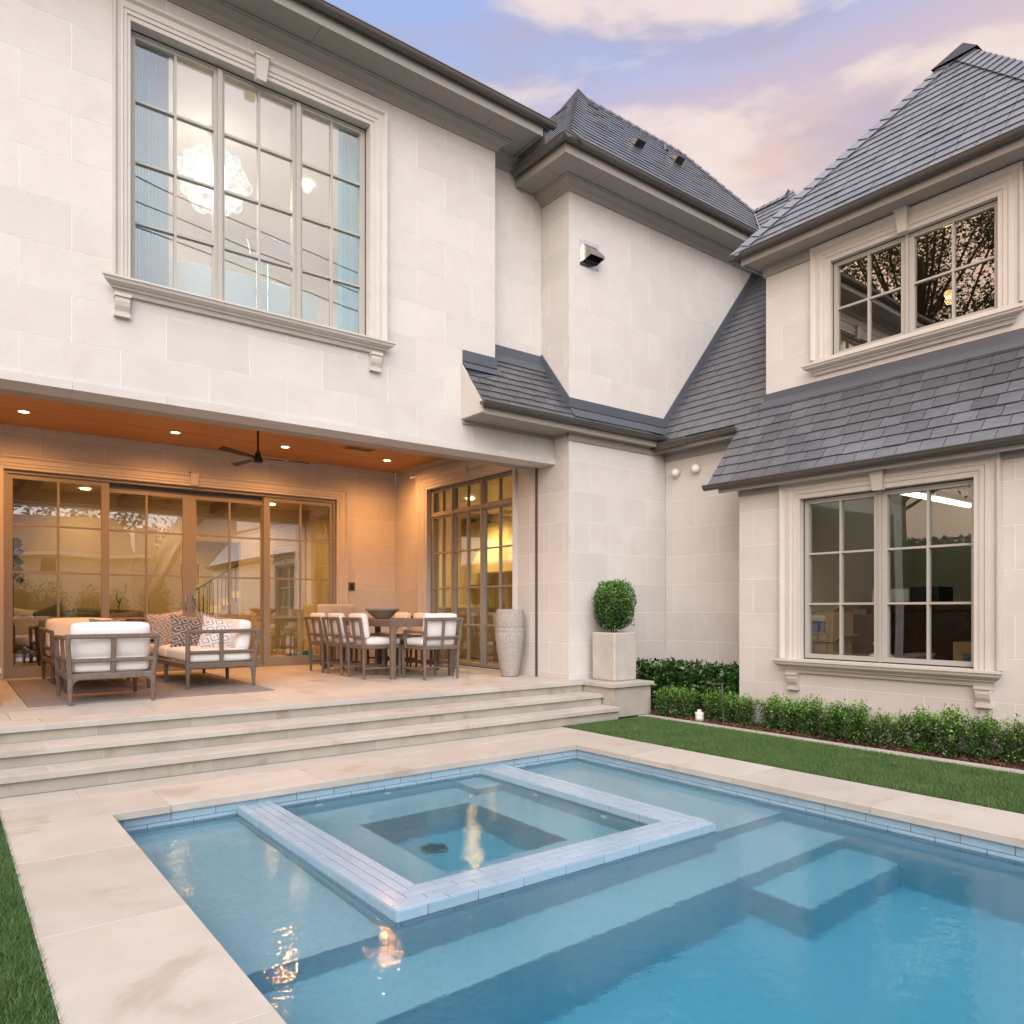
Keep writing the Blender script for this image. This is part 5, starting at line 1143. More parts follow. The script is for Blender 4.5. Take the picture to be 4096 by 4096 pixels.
w2_ = thing('red_brown_chest', (9.3, 5.0, .12), 'reddish brown chest of drawers beside the dark cabinet', 'chest'); MB().box(8.9, 9.5, 4.30, 4.95, .12, 1.28).build('carcass', mat('red_brown_wood', (.09, .035, .03), .4, var=.2), w2_)
for z in (.3, .65, 1.0): MB().slab(FX(8.9), 4.34, 4.91, z, z + .28, 0, .015, .004).build('drawer', mat('drawer_front', (.07, .028, .026), .4, var=.2), w2_)
def carton(x0, x1, y0, y1, z0, z1, label, rz=0.0):
    t_ = thing('cardboard_box', ((x0 + x1) / 2, (y0 + y1) / 2, z0), label, 'box', 'moving boxes in the storage room', rz=0)
    MB().box(x0, x1, y0, y1, z0, z1).build('carton', M['card'], t_); MB().hexa([(x0, y0, z1), (x1, y0, z1), (x1, y0 + .02, z1), (x0, y0 + .02, z1)], [(x0, y0 - .10, z1 + .09), (x1, y0 - .10, z1 + .09), (x1, y0 - .09, z1 + .10), (x0, y0 - .09, z1 + .10)]).build('flap', M['card'], t_)
    MB().slab(FX(x0), y0 + .1, y1 - .1, z0 + .12, z1 - .12, 0, .003, .001).build('printed_panel', mat('print_blue', (.16, .17, .25), .8, var=.5, nscale=20), t_)
    return t_
carton(8.25, 8.7, 4.60, 5.02, .12, .55, 'lowest cardboard box under the left panes of the wing window'); carton(8.27, 8.7, 4.62, 5.0, .56, .95, 'middle cardboard box of the stack'); carton(8.25, 8.7, 4.60, 5.0, .96, 1.32, 'open topmost cardboard box of the stack'); carton(8.6, 9.0, 2.95, 3.45, .12, 1.0, 'brown cardboard box with open flaps in the right lowest pane')
tag(MB().box(9.45, 9.85, 4.30, 4.75, 1.41, 1.60).build('white_appliance_box', M['white']), 'white box standing on the dark cabinet', 'box'); tag(MB().box(9.45, 9.85, 3.95, 4.28, 1.41, 1.62).build('black_case', M['black']), 'black case standing on the dark cabinet', 'case')
tag(MB().box(9.2, 9.3, 3.1, 3.52, .9, 1.3).build('flat_screen', M['black']), 'dark flat screen leaning beside the cabinet', 'screen')
bag = thing('plastic_bag', (8.2, 4.02, .12), 'tied white plastic bag just behind the lower pane', 'bag')
mb = rbox((8.2, 4.02, .66), (.42, .46, .46), .16, (0, 0, 0), 8)
for v in mb.v:
    q = (v.z - .66) / .23
    if q > 0: v.x = 8.2 + (v.x - 8.2) * (1 - .55 * q); v.y = 4.02 + (v.y - 4.02) * (1 - .55 * q)
    v += Vector([R_.uniform(-.010, .010) for _ in range(3)])
smooth(mb.build('bag_body', mat('thin_plastic', (.55, .56, .50), .35, var=.2, nscale=9, bump=.5, bscale=14), bag))
mb = MB().lathe((8.2, 4.02, .86), [(.08, 0), (.045, .05), (.07, .10), (.04, .17), (.01, .22)], 9)
for v in mb.v: v += Vector([R_.uniform(-.018, .018) for _ in range(3)])
mb.build('bag_knot', M['white'], bag); tag(MB().box(7.95, 8.5, 3.75, 4.3, .12, .44).build('storage_crate', M['dark_wood']), 'dark crate under the plastic bag', 'crate')
# upper room of the wing
ur_ = room('wing_bedroom', 8.6, 12.2, -2.5, 5.35, 4.0, 5.78, 'wall_cool', skip=('-x',))
mb = MB()
for r in sub_rects((-2.5, 5.35, 4.0, 5.78), [UW]): mb.fbox(FX(8.59), r[0], r[1], r[2], r[3], -.01, 0)
mb.build('room_wall', M['wall_cool'], ur_)
gl = thing('globe_light', (9.6, 3.95, 5.3), 'small warm glowing lamp low behind the upper wing window', 'lamp'); uvs((9.4, 3.82, 5.05), .05, 14, 10).build('globe', emit('dim_lamp', (1.0, .6, .25), 1.6), gl, smooth=True); MB().tube([(9.4, 3.82, 5.1), (9.4, 3.82, 5.76)], .008, 6).build('rod', M['gutter'], gl)
ld = bpy.data.lights.new('globe_lamp', 'POINT'); ld.energy = 3; ld.color = (1, .62, .28); ld.shadow_soft_size = .05; lo = bpy.data.objects.new('globe_lamp', ld); COL.objects.link(lo); lo.parent = gl; lo.location = (-.2, -.13, -.32)
# ================================================================== TERRACE FURNITURE
def place(src_children, name, loc, rz, label, cat, group):
    r = bpy.data.objects.new(name, None); COL.objects.link(r); r.location = loc; r.rotation_euler = (0, 0, rz); tag(r, label, cat, group)
    for c in src_children:
        d_ = c.copy(); COL.objects.link(d_); d_.parent = r
    return r
def chair(loc, rz, label, group, arms=False, w=.50, dp=.57):
    t_ = thing('dining_chair', loc, label, 'chair', group, rz=rz); OFF[t_.name] = Vector((0, 0, 0)); hw = w / 2 - .02; W_ = M['wood_teak']
    for s in (-1, 1):
        MB().bar((s * (hw - .01), .02, 0), (s * hw, .01, .42), .030, .030, .042, .042).build('leg', W_, t_)
        MB().bar((s * (hw - .01), dp - .025, 0), (s * hw, dp - .02, .44), .030, .030, .042, .042).build('leg', W_, t_)
        MB().bar((s * hw, .01, .42), (s * (hw + .015), -.055, .80), .042, .042, .036, .036).build('back_post', W_, t_)
        MB().bar((s * hw, .01, .42), (s * hw, dp, .42), .032, .05).build('seat_rail', W_, t_); MB().bar((s * hw, .03, .14), (s * hw, dp - .04, .14), .02, .028).build('stretcher', W_, t_)
        if arms:
            MB().bar((s * (hw + .005), -.02, .62), (s * (hw + .01), dp - .10, .63), .036, .034).build('arm', W_, t_); MB().bar((s * (hw + .008), dp - .10, .42), (s * (hw + .01), dp - .10, .64), .036, .036).build('arm_post', W_, t_)
    MB().bar((-hw, .01, .42), (hw, .01, .42), .032, .05).build('seat_rail', W_, t_); MB().bar((-hw, dp - .02, .42), (hw, dp - .02, .42), .032, .05).build('seat_rail', W_, t_); MB().bar((-hw, dp * .45, .14), (hw, dp * .45, .14), .02, .028).build('stretcher', W_, t_)
    MB().bar((-hw - .035, -.055, .795), (hw + .035, -.055, .795), .034, .042).build('top_rail', W_, t_); MB().bar((-hw, -.015, .555), (hw, -.015, .555), .028, .032).build('back_rail', W_, t_); MB().bar((0, -.002, .43), (0, -.05, .79), .034, .028).build('back_slat', W_, t_)
    smooth(rbox((0, dp / 2 + .03, .49), (w - .06, dp - .06, .10), .04, (0, 0, .012), 7, 'seat_cushion', 'fabric', t_, off=False))
    cu = rbox((0, 0, 0), (w - .07, .10, .34), .04, (0, .012, 0), 7)
    for v in cu.v: v.y += .055 - v.z * .14; v.z += .70
    smooth(cu.build('back_cushion', M['fabric'], t_, off=False))
    return t_
D = math.radians
G1 = 'white cushioned chairs along the dining table'
LBL = ('chair on the near left corner of the dining table, its back to the sofas', 'middle chair on the left long side of the dining table', 'farthest chair on the left long side of the dining table')
c0 = chair((4.41, 9.19, T), -D(90), LBL[0], G1); kids = list(c0.children)
for k, y in ((1, 9.88), (2, 10.52)): place(kids, 'dining_chair', (4.41, y, T), -D(90), LBL[k], 'chair', G1)
for k, y in enumerate((9.45, 10.1, 10.72)): place(kids, 'dining_chair', (6.02, y, T), D(90), ('nearest', 'middle', 'farthest')[k] + ' chair on the window side of the dining table, backrest cushion showing over the top', 'chair', G1)
chair((5.235, 8.33, T), 0, 'armchair at the near end of the dining table, back toward the steps', 'dining armchairs', True, .56, .60)
# woven chair at the far end
fc_ = thing('woven_chair', (5.25, 11.45, T), 'grey woven high backed chair at the far end of the dining table', 'chair')
smooth(rbox((5.25, 11.45, T + .46), (.62, .55, .12), .04, (0, 0, .01), 5, 'seat', 'rug', fc_)); smooth(rbox((5.25, 11.68, T + .70), (.66, .09, .62), .04, (0, .01, 0), 5, 'backrest', 'concrete', fc_))
for dx in (-.27, .27):
    for dy in (-.2, .2): MB().bar((5.25 + dx, 11.45 + dy, T), (5.25 + dx, 11.45 + dy, T + .42), .035, .035, .045, .045).build('leg', M['wood_teak'], fc_)
tb_ = thing('dining_table', (5.2, 9.9, T), 'long weathered teak dining table under the patio ceiling', 'table')
tx0, tx1, ty0, ty1 = 4.70, 5.70, 8.72, 11.0
for k in range(8): w_ = (tx1 - tx0 - .16) / 8; MB().slab(FZ(T), tx0 + .08 + k * w_ + .003, tx0 + .08 + (k + 1) * w_ - .003, ty0 + .08, ty1 - .08, .755, .787, .002).build('plank', M['wood_teak'], tb_)
for r in ((tx0, tx1, ty0, ty0 + .078), (tx0, tx1, ty1 - .078, ty1), (tx0, tx0 + .078, ty0 + .08, ty1 - .08), (tx1 - .078, tx1, ty0 + .08, ty1 - .08)): MB().slab(FZ(T), r[0], r[1], r[2], r[3], .69, .79, .004).build('frame_rail', M['wood_teak'], tb_)
for x in (tx0 + .045, tx1 - .045):
    for y in (ty0 + .045, ty1 - .045):
        l_ = MB(); l_.bar((x, y, T), (x, y, T + .70), .070, .070, .086, .086); sx = 1 if x < 5.2 else -1
        l_.prism([(x + sx * .035, y + .03, T + .70), (x + sx * .035, y + .03, T + .62), (x + sx * .055, y + .03, T + .665), (x + sx * .09, y + .03, T + .69)], (0, -.06, 0)); l_.build('leg', M['wood_teak'], tb_)
mb = MB().lathe((5.0, 9.55, T + .79), [(.10, 0), (.115, .012), (.16, .05), (.215, .105), (.235, .118), (.24, .14), (.225, .148), (.20, .13), (.15, .07), (.09, .03)], 40)
tag(mb.build('bowl', M['bowl'], smooth=True), 'wide grey woven looking bowl in the middle of the dining table', 'bowl')
# lounge pieces
def lounge(name, label, x0, x1, y0, y1, legs_y, legs_x, back, arm, mats):
    """frame rectangle; back = side of the back cushion"""
    t_ = thing(name, ((x0 + x1) / 2, (y0 + y1) / 2, T), label, 'lounge seat'); W_ = M['wood_teak']; zf0, zf1, zm, zt = T + .24, T + .305, T + .43, T + .665
    for a, b in (((x0, y0), (x1, y0)), ((x1, y0), (x1, y1)), ((x1, y1), (x0, y1)), ((x0, y1), (x0, y0))):
        MB().bar((*a, (zf0 + zf1) / 2), (*b, (zf0 + zf1) / 2), .045, zf1 - zf0).build('seat_rail', W_, t_)
    for x in legs_x:
        for y in legs_y:
            cx_ = 1 if x == min(legs_x) else -1
            l_ = MB().bar((x, y, T), (x, y, zf0 + .02), .034, .034, .050, .050)
            if y in (min(legs_y), max(legs_y)): l_.prism([(x + cx_ * .02, y - .02, zf0 + .005), (x + cx_ * .02, y - .02, zf0 - .05), (x + cx_ * .035, y - .02, zf0 - .018), (x + cx_ * .07, y - .02, zf0 + .005)], (0, .04, 0))
            l_.build('leg', W_, t_)
    return t_, W_, zf0, zf1, zm, zt
# armchair A: back towards the steps
x0, x1, y0, y1 = .985, 1.715, 8.22, 9.09
t_, W_, zf0, zf1, zm, zt = lounge('lounge_armchair', 'teak lounge armchair with white cushions, its back to the pool, nearest the steps', x0, x1, y0, y1, (y0, y1), (x0, x1), 0, 0, 0)
for s, x in ((-1, x0), (1, x1)):
    MB().bar((x, y0, zf0 + .03), (x + s * .03, y0 - .06, zt), .048, .048, .040, .040).build('back_post', W_, t_); MB().bar((x + s * .01, y1, zf0 + .03), (x + s * .02, y1, zt - .03), .042, .042).build('arm_post', W_, t_)
    MB().bar((x + s * .03, y0 - .06, zt - .01), (x + s * .02, y1 + .02, zt - .03), .042, .040).build('arm', W_, t_); MB().bar((x + s * .01, y0, zm), (x + s * .01, y1, zm), .032, .036).build('side_rail', W_, t_); MB().bar((x, (y0 + y1) / 2, zf1), (x + s * .02, (y0 + y1) / 2, zt - .02), .036, .036).build('side_slat', W_, t_)
MB().bar((x0 - .045, y0 - .06, zt - .002), (x1 + .045, y0 - .06, zt - .002), .042, .046).build('top_rail', W_, t_); MB().bar((x0, y0 - .026, zm), (x1, y0 - .026, zm), .034, .042).build('back_rail', W_, t_); xm = (x0 + x1) / 2; MB().bar((xm, y0 - .005, zf1), (xm, y0 - .055, zt), .046, .036).build('back_slat', W_, t_)
smooth(rbox((xm, (y0 + y1) / 2 + .01, zf1 + .075), (x1 - x0 - .05, y1 - y0 - .02, .15), .045, (0, 0, .02), 8, 'seat_cushion', 'fabric', t_))
cu = rbox((0, 0, 0), (x1 - x0 - .02, .17, .37), .06, (0, .03, .008), 9)
for v in cu.v: v.y += y0 + .11 - v.z * .16; v.x += xm; v.z += T + .61
smooth(cu.build('back_cushion', M['fabric'], t_))
# sofa B: back along its right side, open end towards the steps
x0, x1, y0, y1 = 2.235, 2.98, 8.97, 11.08
t_, W_, zf0, zf1, zm, zt = lounge('lounge_sofa', 'long teak lounge sofa with white cushions and patterned pillows, end frame facing the steps', x0, x1, y0, y1, (y0, 10.0, y1), (x0, x1), 0, 0, 0)
for yy_, s in ((y0, -1), (y1, 1)):
    MB().bar((x0, yy_, zf0), (x0, yy_, zt), .048, .048, .044, .044).build('arm_post', W_, t_); MB().bar((x1, yy_, zf0), (x1 + .05, yy_, zt), .048, .048, .042, .042).build('back_post', W_, t_)
    MB().bar((x0 - .02, yy_, zt), (x1 + .07, yy_, zt + .006), .042, .042).build('arm', W_, t_); MB().bar((x0, yy_, zm), (x1 + .02, yy_, zm), .032, .036).build('side_rail', W_, t_); xm = (x0 + x1) / 2; MB().bar((xm, yy_, zf1), (xm, yy_, zt), .044, .034).build('side_slat', W_, t_)
MB().bar((x1 + .05, y0, zt), (x1 + .05, y1, zt), .042, .042).build('top_rail', W_, t_); MB().bar((x1 + .02, y0, zm), (x1 + .02, y1, zm), .034, .036).build('back_rail', W_, t_)
for k in range(1, 4): MB().bar((x1 + .01, y0 + k * .53, zf1), (x1 + .05, y0 + k * .53, zt), .044, .034).build('back_slat', W_, t_)
for k in range(2): smooth(rbox(((x0 + x1) / 2 - .005, y0 + .54 + k * 1.045, zf1 + .075), (x1 - x0 - .02, 1.04, .15), .05, (0, 0, .02), 9, 'seat_cushion', 'fabric', t_))
for k in range(2):
    cu = rbox((0, 0, 0), (.17, 1.0, .37), .06, (.03, 0, .008), 9)
    for v in cu.v: v.x += x1 - .085 + v.z * .10; v.y += y0 + .55 + k * 1.04; v.z += T + .61
    smooth(cu.build('back_cushion', M['fabric'], t_))
# chaise C at the back
x0, x1, y0, y1 = 1.09, 1.92, 9.42, 11.66
t_, W_, zf0, zf1, zm, zt = lounge('lounge_chaise', 'teak chaise with a high cushion at its far end, half hidden behind the lounge armchair', x0, x1, y0, y1, (y0, 10.62, y1), (x0, x1), 0, 0, 0)
for s, x in ((-1, x0), (1, x1)):
    MB().bar((x, y1, zf0), (x + s * .03, y1 + .05, zt), .048, .048, .04, .04).build('back_post', W_, t_); MB().bar((x, 10.62, zf0), (x + s * .01, 10.62, zt - .02), .044, .044).build('arm_post', W_, t_); MB().bar((x + s * .01, 10.60, zt - .02), (x + s * .03, y1 + .05, zt), .042, .04).build('arm', W_, t_); MB().bar((x, 10.62, zm), (x, y1, zm), .032, .036).build('side_rail', W_, t_)
MB().bar((x0 - .04, y1 + .05, zt), (x1 + .04, y1 + .05, zt), .042, .044).build('top_rail', W_, t_)
smooth(rbox(((x0 + x1) / 2, (y0 + y1) / 2, zf1 + .075), (x1 - x0 - .04, y1 - y0 - .03, .15), .05, (0, 0, .02), 9, 'seat_cushion', 'fabric', t_))
cu = rbox((0, 0, 0), (x1 - x0 - .02, .18, .40), .06, (0, .03, .01), 9)
for v in cu.v: v.y += y1 - .16 + v.z * .16; v.x += (x0 + x1) / 2; v.z += T + .60
smooth(cu.build('back_cushion', M['fabric'], t_))
GP = 'throw pillows on the lounge sofa'
pillow('throw_pillow', (2.40, 10.55, T + .66), .50, .48, .16, 'pat_pink', 'rose and cream patterned pillow leaning at the left of the pillow row', (-.28, -.12, .25), group=GP)
pillow('throw_pillow', (2.52, 9.98, T + .63), .50, .46, .17, 'pat_dark', 'taupe pillow with pale hexagon lines in the middle of the row', (-.30, .10, .08), group=GP)
pillow('throw_pillow', (2.80, 10.10, T + .64), .46, .46, .15, 'pat_blue', 'slate striped pillow tucked behind the other pillows', (-.22, .22, -.35), group=GP)
pillow('throw_pillow', (2.70, 9.36, T + .60), .48, .46, .16, 'pat_light', 'white pillow with grey hexagon lines at the front of the row', (-.34, .16, -.45), group=GP)
pillow('throw_pillow', (1.60, 9.95, T + .62), .42, .42, .15, 'pat_dark', 'brown printed pillow peeping out behind the lounge armchair', (-.3, .0, .2))
# rug
rg = MB(); n = 40
pts = [(.68, 11.5), (.655, 8.33), (3.02, 8.37), (3.06, 11.5)]
tag(MB().prism([(x, y, T + .001) for x, y in pts], (0, 0, .011)).build('rug', M['rug']), 'grey brown woven rug under the lounge seats', 'rug')
# urn
tag(MB().lathe((6.24, 8.18, T), [(.10, 0), (.118, .01), (.128, .05), (.150, .18), (.176, .34), (.196, .50), (.203, .60), (.2, .61), (.204, .62), (.203, .66), (.199, .668), (.202, .675), (.200, .78), (.192, .88), (.186, .922), (.176, .926), (.168, .90), (.15, .7)], 56, cap=False).build('urn', M['urn'], smooth=True), 'tall speckled stone urn by the patio corner', 'urn')
# planter
pn = MB(); x0, x1, y0, y1, z0, z1 = 6.585, 6.985, 6.62, 7.02, T + .001, 1.058
b_, t2 = [(x0 + .015, y0 + .015, z0), (x1 - .015, y0 + .015, z0), (x1 - .015, y1 - .015, z0), (x0 + .015, y1 - .015, z0)], [(x0, y0, z1), (x1, y0, z1), (x1, y1, z1), (x0, y1, z1)]
# ================================================================== PLANTER, SHRUBS, LAWN
x0, x1, y0, y1, z0, z1 = 6.80, 7.21, 6.72, 7.13, T + .001, 1.047
pn = thing('square_planter', (7.005, 6.925, T), 'square pale concrete planter on the plinth beside the steps', 'planter')
mb = MB(); i = .012; c_ = .016
def ring8(x0, x1, y0, y1, c, z): return [(x0 + c, y0, z), (x1 - c, y0, z), (x1, y0 + c, z), (x1, y1 - c, z), (x1 - c, y1, z), (x0 + c, y1, z), (x0, y1 - c, z), (x0, y0 + c, z)]
rs = [ring8(x0 + i, x1 - i, y0 + i, y1 - i, c_, z0), ring8(x0, x1, y0, y1, c_, z0 + .02), ring8(x0 - .004, x1 + .004, y0 - .004, y1 + .004, c_, z1 - .012), ring8(x0 + .004, x1 - .004, y0 + .004, y1 - .004, c_, z1), ring8(x0 + .04, x1 - .04, y0 + .04, y1 - .04, c_, z1), ring8(x0 + .045, x1 - .045, y0 + .045, y1 - .045, c_, z1 - .08)]
mb.v = [Vector(p) for r in rs for p in r]; mb.f = [(r * 8 + k, r * 8 + (k + 1) % 8, (r + 1) * 8 + (k + 1) % 8, (r + 1) * 8 + k) for r in range(5) for k in range(8)] + [tuple(range(7, -1, -1))]
mb.build('planter_box', M['concrete'], pn); MB().box(x0 + .045, x1 - .045, y0 + .045, y1 - .045, z1 - .07, z1 - .045).build('soil', M['mulch'], pn)
def leaves(P, size, up=.35, aspect=1.7, out=None, top=None, jitter=.35):
    """rhombic leaves at points P (Nx3): returns verts, quads"""
    n = len(P); d = rng.normal(size=(n, 3)); d[:, 2] = d[:, 2] * .6 + up
    if out is not None: d += out * 1.1
    d /= np.linalg.norm(d, axis=1)[:, None]; t = rng.normal(size=(n, 3)); s = np.cross(d, t); s /= np.linalg.norm(s, axis=1)[:, None] + 1e-9
    nn = np.cross(d, s); L = (size * rng.uniform(1 - jitter, 1 + jitter, n))[:, None]; W = L / aspect
    v = np.stack([P, P + d * L * .5 + s * W * .5 + nn * L * .06, P + d * L, P + d * L * .5 - s * W * .5 + nn * L * .06], 1).reshape(-1, 3)
    f = np.arange(4 * n).reshape(n, 4); return v, f
def foliage(name, P, size, mats, frac, parent=None, **k):
    v, f = leaves(P, size, **k); o = np_mesh(name, v, f, mats, parent)
    mi = (rng.random(len(P)) < frac).astype(np.int32); o.data.polygons.foreach_set('material_index', mi); return o
# clipped boxwood in the planter
tp_ = thing('boxwood_topiary', (7.005, 6.925, z1 - .05), 'clipped dark green boxwood dome growing in the square planter', 'shrub')
n = 9000; u = rng.normal(size=(n, 3)); u /= np.linalg.norm(u, axis=1)[:, None]
r = rng.uniform(.72, 1.0, n) ** .6
bump_ = 1 + .05 * np.sin(u[:, 0] * 9 + u[:, 2] * 7) + .04 * np.sin(u[:, 1] * 13 + 2) + rng.normal(0, .02, n)
sup = (np.abs(u[:, 0]) ** 3.4 + np.abs(u[:, 1]) ** 3.4 + np.abs(u[:, 2]) ** 3.4) ** (-1 / 3.4)
q = u * (r * bump_ * np.minimum(sup, 1.35))[:, None] * np.array([.235, .235, .305])
q[:, 0] *= np.where(q[:, 2] < -.1, 1 - (-.1 - q[:, 2]) * .6, 1); q[:, 1] *= np.where(q[:, 2] < -.1, 1 - (-.1 - q[:, 2]) * .6, 1); q[:, 2] += .40
q = q[q[:, 2] > .09]
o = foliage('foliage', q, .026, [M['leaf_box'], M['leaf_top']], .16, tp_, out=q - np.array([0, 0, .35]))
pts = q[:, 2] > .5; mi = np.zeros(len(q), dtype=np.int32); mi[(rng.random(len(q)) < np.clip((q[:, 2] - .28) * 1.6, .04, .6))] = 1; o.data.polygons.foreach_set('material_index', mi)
uvs((0, 0, 0), 1, 16, 10).build('inner_foliage', mat('leaf_shade', (.012, .025, .006), .9), tp_, off=False); b_ = tp_.children[-1]; b_.scale = (.19, .19, .24); b_.location = (0, 0, .40)  # solid dark core, its colour standing for shade among the leaves
st_ = MB()
for k in range(7): a = k * .9; st_.tube([(0.02 * math.cos(a), .02 * math.sin(a), 0), (.05 * math.cos(a), .05 * math.sin(a), .12), (.12 * math.cos(a), .12 * math.sin(a), .28)], .008, 5, .004)
st_.build('stem', M['twig'], tp_, off=False)
# loose young boxwoods
def shrub_mesh(seed):
    g_ = np.random.default_rng(seed); P, tw, D_ = [], MB(), []
    ns = 30
    for s in range(ns):
        a = g_.uniform(0, 2 * math.pi); lean = g_.uniform(.05, .50); h = g_.uniform(.72, 1.05) * (1 - .35 * lean)
        base = np.array([math.cos(a), math.sin(a), 0]) * g_.uniform(0, .04); dirv = np.array([math.cos(a) * lean, math.sin(a) * lean, 1.0]); top = base + dirv * h * .40
        tw.tube([tuple(base), tuple(base + dirv * h * .2), tuple(top)], .004, 4, .0015)
        m_ = 104; t_ = g_.uniform(.05, 1.05, m_); sp = .050 * (1 - t_ * .6)
        P.append(base + dirv[None, :] * (t_ * h * .40)[:, None] + g_.normal(size=(m_, 3)) * sp[:, None]); 
    P = np.concatenate(P); P = P[P[:, 2] > .02]; return P, tw
variants = []
for sd_i in range(5):
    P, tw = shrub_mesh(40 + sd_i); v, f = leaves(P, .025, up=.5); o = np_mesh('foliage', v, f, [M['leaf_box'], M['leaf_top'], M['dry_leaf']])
    pr = np.clip((P[:, 2] - .20) * 4.5, .03, .85); mi = (rng.random(len(P)) < pr).astype(np.int32)  # pale young tips by height; the darker foot also stands for shade
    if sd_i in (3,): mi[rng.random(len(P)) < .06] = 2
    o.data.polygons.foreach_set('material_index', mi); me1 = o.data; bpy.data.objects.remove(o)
    o = tw.build('stem', M['twig']); me2 = o.data; bpy.data.objects.remove(o); variants.append((me1, me2))
SH = [(7.30, 6.33, .33), (7.36, 6.16, .35), (7.38, 6.0, .34), (7.42, 5.66, .36), (7.40, 5.44, .37), (7.38, 5.18, .33), (7.40, 4.86, .37), (7.38, 4.62, .37), (7.40, 4.39, .37), (7.36, 4.12, .40), (7.33, 3.86, .40), (7.32, 3.64, .34), (7.33, 3.44, .33), (7.34, 3.22, .41), (7.35, 3.0, .43), (7.38, 2.75, .40), (7.41, 2.50, .38), (7.42, 2.24, .42)]
DESC = ['small boxwood shrub against the plinth, first of the low row', 'second low boxwood from the plinth, below the laurel hedge', 'third low boxwood from the plinth, just left of the white pipe cap', 'boxwood just right of the white pipe cap', 'boxwood growing right behind the bronze path light', 'bushy boxwood at the corner of the side wing', 'first boxwood of the long row right of the gap by the wing corner',
        'second boxwood in the row under the left window bracket', 'boxwood in the row right of the left window bracket', 'tall bright tipped boxwood under the left panes of the wing window', 'bright boxwood left of the thin ones under the window mullion', 'darker narrow boxwood under the window mullion', 'thin sparse boxwood at the gap in the middle of the row', 'full tall boxwood right of the gap in the row',
        'boxwood with pale dry leaves near its foot', 'boxwood under the right window bracket', 'boxwood second from the right edge of the photo', 'boxwood at the right edge of the photo']
for k, (x, y, h) in enumerate(SH):
    s_ = thing('boxwood_shrub', (x, y, .0), DESC[k], 'shrub', 'low boxwoods in the mulch bed', rz=R_.random() * 6); OFF[s_.name] = Vector()
    a, b = variants[3 if k in (12, 14) else (k * 3) % 5]; sc = h / .40; s_.scale = (sc * (.8 if k == 12 else 1.0),) * 2 + (sc * R_.uniform(.95, 1.08),)
    link('foliage', a, s_); link('stem', b, s_)
    if k == 0: ic = uvs((0, 0, .15), .085, 10, 8).build('inner_foliage', bpy.data.materials['leaf_shade'], s_, off=False); icm = ic.data  # dark core put in for the shade inside each shrub
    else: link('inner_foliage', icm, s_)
# laurel hedge at the back
hd = thing('laurel_hedge', (7.95, 6.3, 0), 'glossy dark laurel hedge in the corner behind the low boxwoods', 'hedge')
n = 5200; q = np.stack([rng.uniform(7.62, 8.28, n), rng.uniform(5.50, 7.12, n), rng.uniform(.10, 1, n)], 1)
top = .60 + .04 * np.sin(q[:, 1] * 9) + .03 * np.sin(q[:, 1] * 23 + q[:, 0] * 9); q[:, 2] = .16 + (top - .16) * q[:, 2] ** .75
front = rng.random(n) < .5; q[front, 0] = 7.60 + np.abs(rng.normal(0, .06, front.sum())) + .05 * np.sin(q[front, 1] * 11)
q = q[~((q[:, 0] > 7.60) & (q[:, 1] < 5.46))]
foliage('foliage', q, .070, [M['leaf_dark'], M['leaf_box']], .22, None, aspect=2.2, up=.45)
fo = [o for o in COL.objects if o.type == 'MESH' and o.name.startswith('foliage') and o.parent is None][0]; fo.parent = hd; fo.location = -Vector((7.95, 6.3, 0))
mb = MB()
for k in range(26):
    x, y = R_.uniform(7.75, 8.2), R_.uniform(5.6, 7.05)
    for j in range(3): mb.tube([(x, y, 0), (x + R_.uniform(-.1, .05), y + R_.uniform(-.1, .1), .25), (x + R_.uniform(-.2, .05), y + R_.uniform(-.15, .15), .5)], .009, 5, .004)
mb.build('stem', M['twig'], hd); MB().box(7.82, 8.30, 5.6, 7.05, .12, .50).build('inner_foliage', bpy.data.materials['leaf_shade'], hd)
# mulch
v, f = [], []
ng = 30; X = np.linspace(7.205, 8.37, ng); Y = np.linspace(-3, 7.24, 220); gx, gy = np.meshgrid(X, Y); gz = -.03 + rng.uniform(0, .022, gx.shape) + .01 * np.sin(gx * 9) * np.sin(gy * 7)
V = np.stack([gx, gy, gz], -1).reshape(-1, 3); I = np.arange(V.shape[0]).reshape(gx.shape)
Fq = np.stack([I[:-1, :-1], I[:-1, 1:], I[1:, 1:], I[1:, :-1]], -1).reshape(-1, 4)
tag(np_mesh('mulch', V, Fq, M['mulch']), 'dark brown bark mulch under the shrubs along the wing wall', 'mulch', kind='stuff')
n = 9000; P = np.stack([rng.uniform(7.21, 7.62, n), rng.uniform(1.2, 6.5, n), rng.uniform(-.012, .012, n)], 1)
v, f = leaves(P, .045, up=0.02, aspect=4); v[:, 2] = np.clip(v[:, 2], -.015, .035); tag(np_mesh('bark_chips', v, f, M['chip']), 'loose bark chips lying on the mulch bed', 'bark chips', kind='stuff')
